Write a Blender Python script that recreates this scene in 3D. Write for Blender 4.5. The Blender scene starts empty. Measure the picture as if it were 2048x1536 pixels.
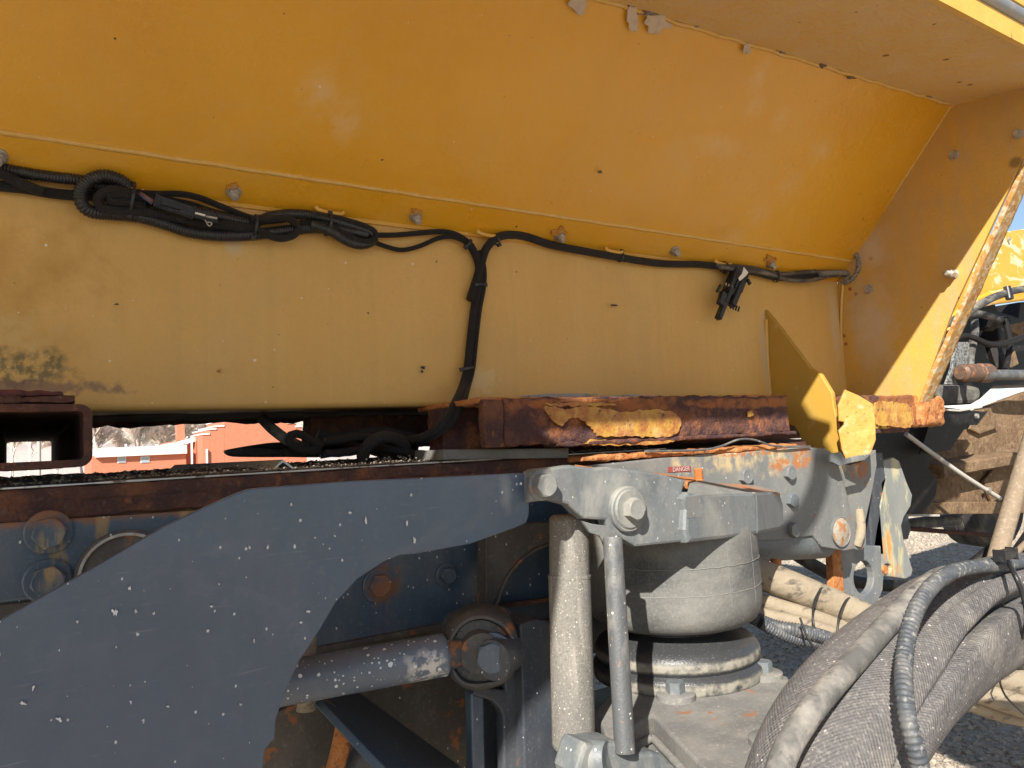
import bpy, bmesh, math, random
from mathutils import Vector, Matrix, noise
R = math.radians
random.seed(7)
sc = bpy.context.scene
col = sc.collection

# ---------------------------------------------------------------- camera, light
H = 1.17                       # eye height
F_PX = 1520.0
YAW, PITCH, ROLL = R(33.1), R(4.7), R(2.9)
FWD = Vector((math.cos(PITCH)*math.sin(YAW), math.cos(PITCH)*math.cos(YAW), math.sin(PITCH)))
R0 = Vector((math.cos(YAW), -math.sin(YAW), 0))
U0 = R0.cross(FWD).normalized()
RC = math.cos(ROLL)*R0 - math.sin(ROLL)*U0
UC = math.sin(ROLL)*R0 + math.cos(ROLL)*U0
EYE = Vector((0, 0, H))
cam = bpy.data.objects.new('camera', bpy.data.cameras.new('camera'))
col.objects.link(cam)
cam.data.lens = 36*F_PX/2048
cam.data.sensor_width = 36
cam.data.clip_start = 0.02
cam.data.clip_end = 3000
cam.matrix_world = Matrix((
    (RC.x, UC.x, -FWD.x, 0), (RC.y, UC.y, -FWD.y, 0), (RC.z, UC.z, -FWD.z, H), (0, 0, 0, 1)))
sc.camera = cam

SUN = Vector((1.22, 1.0, -1.1)).normalized()      # the way the sunlight travels
w = bpy.data.worlds.new('World'); sc.world = w; w.use_nodes = True
nt = w.node_tree
sky = nt.nodes.new('ShaderNodeTexSky'); sky.sky_type = 'NISHITA'; sky.sun_disc = False
sky.sun_elevation = math.asin(-SUN.z)
sky.sun_rotation = math.atan2(-SUN.x, -SUN.y)
sky.air_density = 1.0; sky.dust_density = 0.6; sky.ozone_density = 1.2
nt.links.new(sky.outputs[0], nt.nodes['Background'].inputs[0])
nt.nodes['Background'].inputs[1].default_value = 0.075
sun = bpy.data.objects.new('sun', bpy.data.lights.new('sun', 'SUN'))
col.objects.link(sun)
sun.data.energy = 5.0; sun.data.angle = R(0.53); sun.data.color = (1, .945, .86)
sun.rotation_euler = SUN.to_track_quat('-Z', 'Y').to_euler()
sc.view_settings.view_transform = 'Standard'
sc.view_settings.look = 'None'
sc.view_settings.exposure = 0.96
sc.view_settings.gamma = 1.0
sc.view_settings.use_curve_mapping = False
sc.render.engine = 'CYCLES'
sc.cycles.max_bounces = 8
sc.cycles.diffuse_bounces = 5
sc.cycles.use_denoising = True

# ---------------------------------------------------------------- helpers: space
def ray(px, py):
    return FWD + (px-1024)/F_PX*RC + (768-py)/F_PX*UC
class Pl:
    """a plane with a 2D frame; n = e1 x e2 looks out of the slab"""
    def __init__(s, o, e1, e2):
        s.o = Vector(o); s.e1 = Vector(e1).normalized(); s.e2 = Vector(e2).normalized()
        s.n = s.e1.cross(s.e2).normalized()
def PY(y): return Pl((0, y, 0), (1, 0, 0), (0, 0, 1))
def PX(x): return Pl((x, 0, 0), (0, -1, 0), (0, 0, 1))
def PZ(z): return Pl((0, 0, H+z), (1, 0, 0), (0, 1, 0))
def P3(a, b, c):                      # plane through three points, looking at the viewer
    a, b, c = Vector(a), Vector(b), Vector(c)
    e1 = (b-a).normalized(); n = e1.cross(c-a).normalized()
    if n.dot(EYE-a) < 0: n = -n
    return Pl(a, e1, n.cross(e1))
def U(px, py, pl):
    d = ray(px, py)
    t = (pl.o-EYE).dot(pl.n)/d.dot(pl.n)
    return EYE + d*t
def UY(px, py, y): return U(px, py, PY(y))
def path(pts, k=0): return [UY(a, b, c) for a, b, c in pts]

def smooth(pts, n=6, closed=False):
    pts = [Vector(p) for p in pts]; N = len(pts); out = []
    for i in range(N if closed else N-1):
        if closed: p = [pts[(i-1) % N], pts[i], pts[(i+1) % N], pts[(i+2) % N]]
        else: p = [pts[max(i-1, 0)], pts[i], pts[i+1], pts[min(i+2, N-1)]]
        for k in range(n):
            t = k/n
            out.append(.5*((2*p[1]) + (p[2]-p[0])*t + (2*p[0]-5*p[1]+4*p[2]-p[3])*t*t + (3*p[1]-p[0]-3*p[2]+p[3])*t**3))
    if not closed: out.append(pts[-1])
    return out

# ---------------------------------------------------------------- helpers: objects
def tag(o, label=None, cat=None, group=None, kind=None):
    if label: o['label'] = label
    if cat: o['category'] = cat
    if group: o['group'] = group
    if kind: o['kind'] = kind
    return o
def thing(name, loc, label, cat, group=None):
    o = bpy.data.objects.new(name, None); col.objects.link(o)
    o.empty_display_size = .05
    o.location = loc
    return tag(o, label, cat, group)
def link(name, me, mat, parent=None, mw=None):
    o = bpy.data.objects.new(name, me); col.objects.link(o)
    if mat and not me.materials: me.materials.append(mat)
    if mw is not None: o.matrix_world = mw
    if parent:
        o.parent = parent
        base = parent.matrix_world.copy() if parent.type != 'EMPTY' or parent.parent else Matrix.Translation(parent.location)
        pm = Matrix.Translation(parent.location) if parent.type == 'EMPTY' else PM.get(parent.name, Matrix.Identity(4))
        o.matrix_parent_inverse = pm.inverted()
    PM[o.name] = (mw.copy() if mw is not None else Matrix.Identity(4))
    return o
PM = {}
def from_bm(name, bm, mat, parent=None, sm=False, mw=None):
    me = bpy.data.meshes.new(name)
    bm.normal_update(); bm.to_mesh(me); bm.free()
    if sm: me.polygons.foreach_set('use_smooth', [True]*len(me.polygons))
    return link(name, me, mat, parent, mw)

def slab(name, pts, pl, th, mat, parent=None, holes=(), bev=.002, sm=None, world=False, label=None):
    """plate traced on plane pl (its outer face), thickness th going away from the viewer"""
    cu = bpy.data.curves.new(name, 'CURVE'); cu.dimensions = '2D'; cu.fill_mode = 'BOTH'
    bev = min(bev, th*.45)
    cu.extrude = th/2-bev; cu.bevel_depth = bev; cu.bevel_resolution = 1; cu.offset = -bev
    for k, loop in enumerate([pts]+list(holes)):
        q = [(p if isinstance(p, Vector) else (Vector(p) if world else U(p[0], p[1], pl))) for p in loop]
        q = [Vector(((v-pl.o).dot(pl.e1), (v-pl.o).dot(pl.e2), 0)) for v in q]
        if (k == 0 and sm) or (k > 0 and len(q) < 14): q = smooth(q, sm or 4, True)
        sp = cu.splines.new('POLY'); sp.points.add(len(q)-1); sp.use_cyclic_u = True
        for i, v in enumerate(q): sp.points[i].co = (v.x, v.y, 0, 1)
    tmp = bpy.data.objects.new(name, cu)
    me = bpy.data.meshes.new_from_object(tmp)
    bpy.data.objects.remove(tmp); bpy.data.curves.remove(cu)
    o = pl.o - pl.n*th/2
    M = Matrix(((pl.e1.x, pl.e2.x, pl.n.x, o.x), (pl.e1.y, pl.e2.y, pl.n.y, o.y), (pl.e1.z, pl.e2.z, pl.n.z, o.z), (0, 0, 0, 1)))
    me.transform(M)
    me.polygons.foreach_set('use_smooth', [False]*len(me.polygons))
    ob = link(name, me, mat, parent)
    if label: ob['label'] = label
    return ob

def circ(cx, cy, rx, ry, n=24, a0=0):
    return [(cx+rx*math.cos(a0+2*math.pi*i/n), cy+ry*math.sin(a0+2*math.pi*i/n)) for i in range(n)]

def rbox(name, c, size, mat, parent=None, r=.004, seg=.012, amp=0, fr=60, rot=None, skew=None):
    """box with rounded edges, its skin subdivided and roughened when amp > 0"""
    bm = bmesh.new()
    sx, sy, sz = [s/2 for s in size]
    def faces(ax):
        a, b = [i for i in range(3) if i != ax]
        return a, b
    hs = (sx, sy, sz)
    def coords(h):
        if amp > 0:
            n = max(2, int(2*h/seg)); xs = [-h+2*h*i/n for i in range(n+1)]
        else: xs = [-h, h]
        rr = min(r, h*.9)
        ex = [-h+rr*.35, -h+rr, h-rr, h-rr*.35] if rr > 0 else []
        xs = sorted(set([round(x, 5) for x in xs if abs(x) > h-1e-6 or abs(x) < h-rr*1.3] + [round(x, 5) for x in ex]))
        return xs
    C = [coords(h) for h in hs]
    vd = {}
    def V(p):
        k = tuple(round(x, 5) for x in p)
        if k not in vd: vd[k] = bm.verts.new(p)
        return vd[k]
    for ax in range(3):
        a, b = faces(ax)
        for s in (-1, 1):
            for i in range(len(C[a])-1):
                for j in range(len(C[b])-1):
                    q = []
                    for (u, v) in ((i, j), (i+1, j), (i+1, j+1), (i, j+1)):
                        p = [0, 0, 0]; p[ax] = s*hs[ax]; p[a] = C[a][u]; p[b] = C[b][v]; q.append(V(p))
                    if (s < 0) ^ (ax == 1): q.reverse()
                    bm.faces.new(q)
    rm = rot.to_matrix() if rot else Matrix.Identity(3)
    cv = Vector(c)
    for v in bm.verts:
        p = v.co.copy(); q = Vector([max(-h+min(r, h*.9), min(h-min(r, h*.9), x)) for h, x in zip(hs, p)])
        d = p-q
        if d.length > 1e-9: p = q + d.normalized()*min(r, max(abs(x) for x in d)*1.0 if False else r) if d.length > 1e-7 else p
        if amp: 
            nrm = d.normalized() if d.length > 1e-7 else Vector()
            wp = cv+p
            p = p + nrm*amp*(noise.noise(wp*fr)+.5*noise.noise(wp*fr*2.3+Vector((5, 1, 2)))+.5*noise.noise(wp*fr*.35))
        v.co = cv + rm @ p
    bmesh.ops.recalc_face_normals(bm, faces=bm.faces)
    return from_bm(name, bm, mat, parent, sm=amp > 0)

def sweep(name, pts, r, mat, parent=None, seg=12, step=.01, corr=None, camp=.12, caps=True, lob=None, sm=True, raw=False):
    """tube along a smooth path; r may be a function of arc fraction; UV u round, v metres along"""
    pts = [Vector(p) for p in pts]
    fine = pts if raw else smooth(pts, 24)
    L = [0]
    for a, b in zip(fine, fine[1:]): L.append(L[-1]+(b-a).length)
    tot = L[-1]
    if corr: step = corr/4
    n = max(2, int(tot/step)); n = min(n, 900)
    q = []; j = 0
    for i in range(n+1):
        s = tot*i/n
        while j < len(L)-2 and L[j+1] < s: j += 1
        f = (s-L[j])/max(L[j+1]-L[j], 1e-9)
        q.append(fine[j].lerp(fine[j+1], min(max(f, 0), 1)))
    bm = bmesh.new(); uvl = bm.loops.layers.uv.new('UVMap')
    t = (q[1]-q[0]).normalized()
    up = Vector((0, -1, 0)) if abs(t.y) < .9 else Vector((0, 0, 1))
    nx = (up-t*up.dot(t)).normalized()
    rings = []
    for i, p in enumerate(q):
        t2 = (q[min(i+1, n)]-q[max(i-1, 0)]).normalized()
        nx = (nx-t2*nx.dot(t2)).normalized(); ny = t2.cross(nx)
        s = tot*i/n
        rr = r(i/n) if callable(r) else r
        if corr: rr *= 1 + camp*(math.sin(2*math.pi*s/corr))
        ring = []
        for k in range(seg):
            a = 2*math.pi*k/seg
            m = lob(a, i/n) if lob else 1
            ring.append(bm.verts.new(p + (nx*math.cos(a)+ny*math.sin(a))*rr*m))
        rings.append(ring)
    for i in range(n):
        for k in range(seg):
            k2 = (k+1) % seg
            f = bm.faces.new((rings[i][k], rings[i][k2], rings[i+1][k2], rings[i+1][k]))
            f.smooth = sm
            for lp, (uu, vv) in zip(f.loops, ((k, i), (k+1, i), (k+1, i+1), (k, i+1))):
                lp[uvl].uv = (uu/seg, tot*vv/n)
    if caps:
        bm.faces.new([bm.verts.new(v.co) for v in reversed(rings[0])]); bm.faces.new([bm.verts.new(v.co) for v in rings[-1]])
    bmesh.ops.recalc_face_normals(bm, faces=bm.faces)
    return from_bm(name, bm, mat, parent)

def lathe(name, c, prof, mat, parent=None, seg=64, axis=(0, 0, 1), amp=0, fr=20, sm=True, cap=True):
    ax = Vector(axis).normalized()
    e1 = Vector((0, 0, 1)).cross(ax)
    e1 = Vector((1, 0, 0)) if e1.length < .01 else e1.normalized()
    e2 = ax.cross(e1); c = Vector(c)
    bm = bmesh.new(); uvl = bm.loops.layers.uv.new('UVMap')
    def mk(r, z):
        ring = []
        for k in range(seg):
            a = 2*math.pi*k/seg
            p = c+ax*z+(e1*math.cos(a)+e2*math.sin(a))*max(r, 1e-4)
            if amp: p += (e1*math.cos(a)+e2*math.sin(a))*amp*noise.noise(p*fr)
            ring.append(bm.verts.new(p))
        return ring
    N = len(prof); last = mk(*prof[0]); first = last
    for i in range(N-1):
        nxt = mk(*prof[i+1])
        for k in range(seg):
            f = bm.faces.new((last[k], last[(k+1) % seg], nxt[(k+1) % seg], nxt[k]))
            f.smooth = sm
            for lp, (uu, vv) in zip(f.loops, ((k, i), (k+1, i), (k+1, i+1), (k, i+1))):
                lp[uvl].uv = (uu/seg, prof[vv][1])
        last = nxt
        if i < N-2:                                   # keep sharp corners of the profile sharp
            a = Vector((prof[i+1][0]-prof[i][0], prof[i+1][1]-prof[i][1])); b = Vector((prof[i+2][0]-prof[i+1][0], prof[i+2][1]-prof[i+1][1]))
            if a.length > 1e-6 and b.length > 1e-6 and a.angle(b) > R(38): last = mk(*prof[i+1])
    if cap:
        bm.faces.new(list(reversed(mk(*prof[0])))); bm.faces.new(mk(*prof[-1]))
    bmesh.ops.recalc_face_normals(bm, faces=bm.faces)
    return from_bm(name, bm, mat, parent)

BOLTS = {}
def bolt_mesh(key, r, h, wr, wh, stud, chamf=True):
    if key in BOLTS: return BOLTS[key]
    bm = bmesh.new()
    def ring(rad, z, n, off=0): return [bm.verts.new((rad*math.cos(2*math.pi*i/n+off), rad*math.sin(2*math.pi*i/n+off), z)) for i in range(n)]
    def join(a, b):
        n = len(a)
        for i in range(n): bm.faces.new((a[i], a[(i+1) % n], b[(i+1) % n], b[i]))
    if wr:
        a = ring(wr, -.001, 24); b = ring(wr, wh*.8, 24); c = ring(wr*.93, wh, 24); join(a, b); join(b, c); bm.faces.new(c)
    # hex body cut by a cone: 24 verts per ring following the hexagon
    def hexring(rad, z, cut=None):
        vs = []
        for i in range(24):
            a = 2*math.pi*i/24; d = (a % (math.pi/3))-math.pi/6
            rr = rad*math.cos(math.pi/6)/math.cos(d)
            zz = z
            if cut is not None: zz = z-(rr-rad*.866)*cut
            vs.append(bm.verts.new((rr*math.cos(a), rr*math.sin(a), zz)))
        return vs
    a = hexring(r, wh*.99 if wr else -.001); b = hexring(r, wh+h, .9); join(a, b)
    c = ring(r*.84, wh+h, 24); join(b, c)
    if stud:
        d = ring(stud[0]*1.05, wh+h+.0002, 24); join(c, d)
        z = wh+h; n = max(2, int(stud[1]/.0022)); prev = d
        for i in range(n):
            e = ring(stud[0], z+.0011, 24); join(prev, e); z += .0022
            f = ring(stud[0]*.9, z, 24); join(e, f); prev = f
        g = ring(stud[0]*.75, z+.0015, 24); join(prev, g); bm.faces.new(g)
    else:
        d = ring(r*.5, wh+h-.0006, 24); join(c, d); bm.faces.new(d)
    me = bpy.data.meshes.new('bolt'); bmesh.ops.recalc_face_normals(bm, faces=bm.faces)
    bm.to_mesh(me); bm.free(); BOLTS[key] = me
    return me
def bolt(parent, pos, nrm, r, h, mat, wr=0, wh=0, stud=None, name='bolt', spin=0, label=None):
    key = (round(r, 4), round(h, 4), round(wr, 4), round(wh, 4), stud, mat.name)
    me = bolt_mesh(key, r, h, wr, wh, stud)
    q = Vector(nrm).normalized().to_track_quat('Z', 'Y')
    mw = Matrix.Translation(pos) @ q.to_matrix().to_4x4() @ Matrix.Rotation(spin, 4, 'Z')
    o = link(name, me, mat, parent, mw)
    if label: o['label'] = label
    return o

# ---------------------------------------------------------------- materials
def node(nt, t, **kw):
    n = nt.nodes.new(t)
    for k, v in kw.items(): setattr(n, k, v)
    return n
def M(name, base, rough=.6, metal=0, layers=(), bump=(), uv=False, spec=.5, coat=0):
    """layers: dicts k=noise|speck|mask|streak, c colour, s scale (number or xyz), lo, hi, a strength, r roughness,
    at=[((x,y,z),(rx,ry,rz)), ...] local patches; bump: (kind, scale, distance)"""
    m = bpy.data.materials.new(name); m.use_nodes = True
    t = m.node_tree; b = t.nodes['Principled BSDF']
    geo = node(t, 'ShaderNodeNewGeometry'); pos = geo.outputs['Position']
    if uv: uvn = node(t, 'ShaderNodeUVMap')
    def L(a, bb): t.links.new(a, bb)
    def val(x):
        n = node(t, 'ShaderNodeValue'); n.outputs[0].default_value = x; return n.outputs[0]
    def math_(op, a, bb=None, clamp=False):
        n = node(t, 'ShaderNodeMath', operation=op, use_clamp=clamp)
        for i, x in enumerate((a, bb)):
            if x is None: continue
            if isinstance(x, (int, float)): n.inputs[i].default_value = x
            else: L(x, n.inputs[i])
        return n.outputs[0]
    def scaled(s, off=0):
        v = (s, s, s) if isinstance(s, (int, float)) else s
        n = node(t, 'ShaderNodeVectorMath', operation='MULTIPLY_ADD'); L(pos, n.inputs[0])
        n.inputs[1].default_value = v; n.inputs[2].default_value = (off, off*1.7, off*.6)
        return n.outputs[0]
    def noi(s, det=6, off=0, ro=.6, dist=0):
        n = node(t, 'ShaderNodeTexNoise'); L(scaled(s, off), n.inputs['Vector']); n.inputs['Scale'].default_value = 1
        n.inputs['Detail'].default_value = det; n.inputs['Roughness'].default_value = ro; n.inputs['Distortion'].default_value = dist
        return n.outputs[0]
    def rng(x, lo, hi, o0=0, o1=1):
        n = node(t, 'ShaderNodeMapRange'); L(x, n.inputs[0])
        n.inputs[1].default_value = lo; n.inputs[2].default_value = hi; n.inputs[3].default_value = o0; n.inputs[4].default_value = o1
        return n.outputs[0]
    cur = node(t, 'ShaderNodeRGB').outputs[0]; cur.default_value = (*base, 1)
    rgh = val(rough); mtl = val(metal)
    for li, l in enumerate(layers):
        k = l['k']; off = l.get('off', 3.1*li+1)
        if k in ('noise', 'streak'): f = rng(noi(l['s'], l.get('d', 6), off, l.get('ro', .6), l.get('dist', 0)), l['lo'], l['hi'])
        elif k == 'speck':
            v = node(t, 'ShaderNodeTexVoronoi'); L(scaled(l['s'], off), v.inputs['Vector']); v.inputs['Scale'].default_value = 1
            rr = node(t, 'ShaderNodeSeparateColor'); L(v.outputs['Color'], rr.inputs[0])
            thr = math_('MULTIPLY', math_('POWER', rr.outputs[0], l.get('p', 4)), l.get('size', .35))
            wob = math_('MULTIPLY', math_('SUBTRACT', noi(tuple(x*1.9 for x in (l['s'] if not isinstance(l['s'], (int, float)) else (l['s'],)*3)), 3), .5), .42)
            f = rng(math_('SUBTRACT', math_('ADD', v.outputs['Distance'], wob), thr), .0, -.03)
        elif k == 'const': f = val(1)
        if 'at' in l:
            tot = None
            for (c, r_) in l['at']:
                sb = node(t, 'ShaderNodeVectorMath', operation='SUBTRACT'); L(pos, sb.inputs[0]); sb.inputs[1].default_value = c
                dv = node(t, 'ShaderNodeVectorMath', operation='DIVIDE'); L(sb.outputs[0], dv.inputs[0]); dv.inputs[1].default_value = r_
                ln = node(t, 'ShaderNodeVectorMath', operation='LENGTH'); L(dv.outputs[0], ln.inputs[0])
                x = ln.outputs['Value']
                x = math_('ADD', x, math_('MULTIPLY', math_('SUBTRACT', noi(l.get('ms', 40), 5, 9), .5), l.get('mw', .8)))
                x = rng(x, 1, 1-l.get('soft', .5))
                tot = x if tot is None else math_('MAXIMUM', tot, x)
            f = math_('MULTIPLY', f, tot)
        f = math_('MULTIPLY', f, l.get('a', 1))
        mx = node(t, 'ShaderNodeMix', data_type='RGBA'); L(f, mx.inputs[0]); L(cur, mx.inputs[6]); mx.inputs[7].default_value = (*l['c'], 1)
        cur = mx.outputs[2]
        if 'r' in l:
            m2 = node(t, 'ShaderNodeMix', data_type='FLOAT'); L(f, m2.inputs[0]); L(rgh, m2.inputs[2]); m2.inputs[3].default_value = l['r']; rgh = m2.outputs[0]
        if 'm' in l:
            m3 = node(t, 'ShaderNodeMix', data_type='FLOAT'); L(f, m3.inputs[0]); L(mtl, m3.inputs[2]); m3.inputs[3].default_value = l['m']; mtl = m3.outputs[0]
    L(cur, b.inputs['Base Color']); L(rgh, b.inputs['Roughness']); L(mtl, b.inputs['Metallic'])
    b.inputs['Specular IOR Level'].default_value = spec
    b.inputs['Coat Weight'].default_value = coat; b.inputs['Coat Roughness'].default_value = .25
    nm = None
    for (kind, s, d) in bump:
        bn = node(t, 'ShaderNodeBump'); bn.inputs['Distance'].default_value = d
        if kind == 'noise': h = noi(s, 8, 2.2)
        elif kind == 'fine': h = noi(s, 3, 4.2, .8)
        elif kind == 'braid':
            sp = node(t, 'ShaderNodeSeparateXYZ'); L(uvn.outputs[0], sp.inputs[0])
            u = math_('MULTIPLY', sp.outputs[0], s[0]*2*math.pi); v = math_('MULTIPLY', sp.outputs[1], s[1]*2*math.pi)
            a = math_('SINE', math_('ADD', u, v)); c = math_('SINE', math_('SUBTRACT', u, v)); h = math_('MULTIPLY', a, c)
        elif kind == 'weave':
            sp = node(t, 'ShaderNodeSeparateXYZ'); L(uvn.outputs[0], sp.inputs[0])
            u = math_('MULTIPLY', sp.outputs[0], s[0]*2*math.pi); v = math_('MULTIPLY', sp.outputs[1], s[1]*2*math.pi)
            h = math_('MULTIPLY', math_('SINE', u), math_('SINE', v))
        L(h, bn.inputs['Height'])
        if nm: L(nm, bn.inputs['Normal'])
        nm = bn.outputs[0]
    if nm: L(nm, b.inputs['Normal'])
    return m

WALL_Y = 1.30
CH_Y = 1.17
X_END = U(1686, 700, PY(WALL_Y)).x
_sl = U(1705, 522, PX(X_END))
FLARE = P3((0, _sl.y, _sl.z), (1, _sl.y, _sl.z), U(1905, 210, PX(X_END)))
YEL = (.60, .30, .018)
P_wall = PY(WALL_Y)
def at(px, py, pl, r): return (tuple(U(px, py, pl)), r)

RUSTD, RUSTO = (.075, .03, .018), (.42, .14, .03)
m_wall = M('faded_yellow_paint', (.64, .375, .095), .55, layers=[
    dict(k='noise', c=(.68, .435, .15), s=(5, 5, 3), lo=.3, hi=.75, a=.8),
    dict(k='streak', c=(.70, .46, .16), s=(38, 38, 1.8), lo=.52, hi=.76, a=.38, d=4),
    dict(k='streak', c=(.54, .33, .09), s=(26, 26, 1.2), lo=.54, hi=.75, a=.35, d=3),
    dict(k='noise', c=(.50, .34, .14), s=3, lo=.52, hi=.75, a=.5),
    dict(k='noise', c=(.50, .33, .12), s=120, lo=.45, hi=.8, a=.35),
    dict(k='noise', c=(.45, .25, .05), s=9, lo=.4, hi=.7, a=.9, at=[at(30, 560, P_wall, (.16, .3, .16))], r=.7),
    dict(k='noise', c=(.60, .42, .16), s=50, lo=.3, hi=.6, a=.75, at=[at(10, 690, P_wall, (.09, .3, .08))], mw=1.6),
    dict(k='noise', c=(.16, .14, .07), s=70, lo=.42, hi=.58, a=.85, at=[at(30, 740, P_wall, (.075, .3, .035)), at(100, 715, P_wall, (.03, .3, .02))], mw=2, r=.8),
    dict(k='const', c=(.55, .47, .34), s=1, a=.5, at=[at(468, 492, P_wall, (.018, .1, .022)), at(1668, 640, P_wall, (.025, .1, .13)), at(1530, 700, P_wall, (.03, .1, .13))], mw=1.2, ms=60),
    dict(k='const', c=(.66, .55, .30), s=1, a=.45, at=[at(960, 760, P_wall, (.05, .1, .03))], mw=2.2, ms=80),
    dict(k='speck', c=(.75, .66, .50), s=60, p=12, size=.14, r=.8),
    dict(k='speck', c=(.12, .07, .04), s=48, p=26, size=.14, r=.8),
    dict(k='const', c=(.20, .12, .10), s=1, a=.7, at=[at(60, 775, P_wall, (.14, .1, .014))], mw=2.0, ms=70),
], bump=[('noise', 6, .004), ('fine', 240, .0006), ('fine', 900, .00015)])
m_glossy = M('glossy_yellow_paint', (.68, .335, .012), .27, layers=[
    dict(k='noise', c=(.72, .38, .04), s=(2.2, 2.2, 2.2), lo=.4, hi=.75, a=.8, r=.42),
    dict(k='noise', c=(.64, .38, .09), s=(7, 7, 7), lo=.52, hi=.8, a=.5, r=.6, dist=.4),
    dict(k='noise', c=(.66, .40, .12), s=90, lo=.5, hi=.9, a=.35),
    dict(k='noise', c=(.61, .28, .01), s=3.3, lo=.5, hi=.8, a=.6),
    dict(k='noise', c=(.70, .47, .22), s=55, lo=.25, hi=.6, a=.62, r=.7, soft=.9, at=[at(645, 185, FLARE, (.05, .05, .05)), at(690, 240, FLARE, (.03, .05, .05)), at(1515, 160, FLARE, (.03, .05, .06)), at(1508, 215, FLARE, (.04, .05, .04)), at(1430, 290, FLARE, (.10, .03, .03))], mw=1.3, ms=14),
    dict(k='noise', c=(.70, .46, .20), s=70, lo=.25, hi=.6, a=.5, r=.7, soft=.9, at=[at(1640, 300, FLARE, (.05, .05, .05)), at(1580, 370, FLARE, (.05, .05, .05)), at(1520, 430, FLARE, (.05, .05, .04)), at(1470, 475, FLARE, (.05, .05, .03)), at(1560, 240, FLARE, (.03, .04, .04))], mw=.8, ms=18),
    dict(k='noise', c=(.62, .36, .10), s=8, lo=.35, hi=.7, a=.7, soft=1, at=[at(1350, 300, FLARE, (.5, .3, .3))], mw=.6, ms=4),
    dict(k='speck', c=(.09, .05, .03), s=34, p=14, size=.12, r=.8),
    dict(k='speck', c=(.72, .6, .42), s=50, p=14, size=.12, r=.8),
], bump=[('noise', 5, .006), ('fine', 160, .0006), ('fine', 700, .0002)], coat=.3)
m_ceil = M('rough_yellow_paint', (.68, .41, .10), .5, layers=[
    dict(k='noise', c=(.68, .47, .22), s=9, lo=.35, hi=.65, a=.8),
    dict(k='noise', c=(.62, .48, .32), s=110, lo=.42, hi=.7, a=.7),
    dict(k='noise', c=(.34, .18, .04), s=(14, 60, 14), lo=.66, hi=.74, a=.6),
    dict(k='speck', c=(.22, .12, .05), s=24, p=8, size=.2)], bump=[('noise', 150, .0025), ('noise', 30, .002)])
m_end = M('brown_stained_yellow_paint', (.60, .34, .06), .55, layers=[
    dict(k='noise', c=(.46, .29, .11), s=5, lo=.4, hi=.75, a=.7),
    dict(k='streak', c=(.42, .31, .21), s=(30, 30, 5), lo=.45, hi=.8, a=.5),
    dict(k='noise', c=(.55, .42, .28), s=140, lo=.52, hi=.8, a=.4),
    dict(k='speck', c=(.20, .05, .02), s=40, p=16, size=.16),
    dict(k='const', c=(.30, .07, .02), s=1, a=.9, at=[(tuple(U(x, y, PX(X_END))), (.1, .007, .007)) for x, y in ((1742, 517), (1712, 588), (1700, 578), (1688, 672), (1692, 688), (1686, 740))], mw=1.2, ms=200),
    dict(k='const', c=(.56, .47, .38), s=1, a=.55, soft=.8, at=[(tuple(U(1735, 500, PX(X_END))), (.1, .09, .07)), (tuple(U(1745, 650, PX(X_END))), (.1, .08, .16))], mw=1.3, ms=25),
    dict(k='const', c=(.20, .11, .03), s=1, a=.8, at=[(tuple(U(2030, 325, PX(X_END))), (.1, .018, .016))], mw=.5),
], bump=[('noise', 8, .003), ('fine', 260, .0008)])
m_yel = M('sunlit_yellow_paint', (.64, .36, .065), .5, layers=[
    dict(k='noise', c=(.70, .42, .09), s=14, lo=.4, hi=.7, a=.7),
    dict(k='noise', c=(.62, .48, .26), s=60, lo=.6, hi=.75, a=.5, r=.7),
    dict(k='noise', c=(.28, .12, .04), s=45, lo=.66, hi=.72, a=.8, r=.85)], bump=[('noise', 40, .0015), ('fine', 300, .0005)])
m_edge = M('peeling_yellow_edge', (.40, .22, .06), .6, layers=[
    dict(k='noise', c=(.50, .40, .27), s=60, lo=.48, hi=.58, a=.9, r=.8),
    dict(k='noise', c=(.30, .10, .03), s=45, lo=.57, hi=.63, a=.8, r=.9)], bump=[('noise', 70, .002)])
m_bead = M('yellow_weld_bead', (.66, .40, .09), .5, layers=[dict(k='noise', c=(.70, .48, .2), s=60, lo=.4, hi=.7, a=.7)], bump=[('noise', 220, .002)])
m_rustd = M('dark_flaking_rust', (.085, .032, .022), .85, layers=[
    dict(k='noise', c=(.045, .022, .022), s=25, lo=.4, hi=.6, a=.8),
    dict(k='noise', c=(.20, .075, .03), s=18, lo=.5, hi=.68, a=.8),
    dict(k='noise', c=(.36, .13, .035), s=35, lo=.6, hi=.72, a=.7),
    dict(k='noise', c=(.13, .10, .09), s=160, lo=.55, hi=.7, a=.5)], bump=[('noise', 45, .006), ('noise', 220, .0025)])
m_beam = M('rust_through_yellow_paint', (.060, .026, .026), .85, layers=[
    dict(k='noise', c=(.13, .05, .03), s=25, lo=.45, hi=.6, a=.8),
    dict(k='noise', c=(.30, .11, .04), s=20, lo=.52, hi=.64, a=.8),
    dict(k='noise', c=(.34, .12, .03), s=35, lo=.3, hi=.55, a=.9, at=[at(1270, 835, PY(1.1), (.16, .2, .035)), at(1500, 806, PY(1.1), (.25, .2, .012)), at(1200, 806, PY(1.1), (.2, .2, .010)), at(1840, 830, PY(1.1), (.26, .2, .2))], mw=1.5, ms=30, soft=.3),
    dict(k='noise', c=(.60, .36, .06), s=22, lo=.40, hi=.46, a=1, at=[at(1760, 835, PY(1.1), (.12, .2, .03))], mw=1.2, ms=35, soft=.12, r=.6),
    dict(k='noise', c=(.12, .09, .07), s=190, lo=.56, hi=.72, a=.5)], bump=[('noise', 40, .008), ('noise', 170, .004)])
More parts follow.
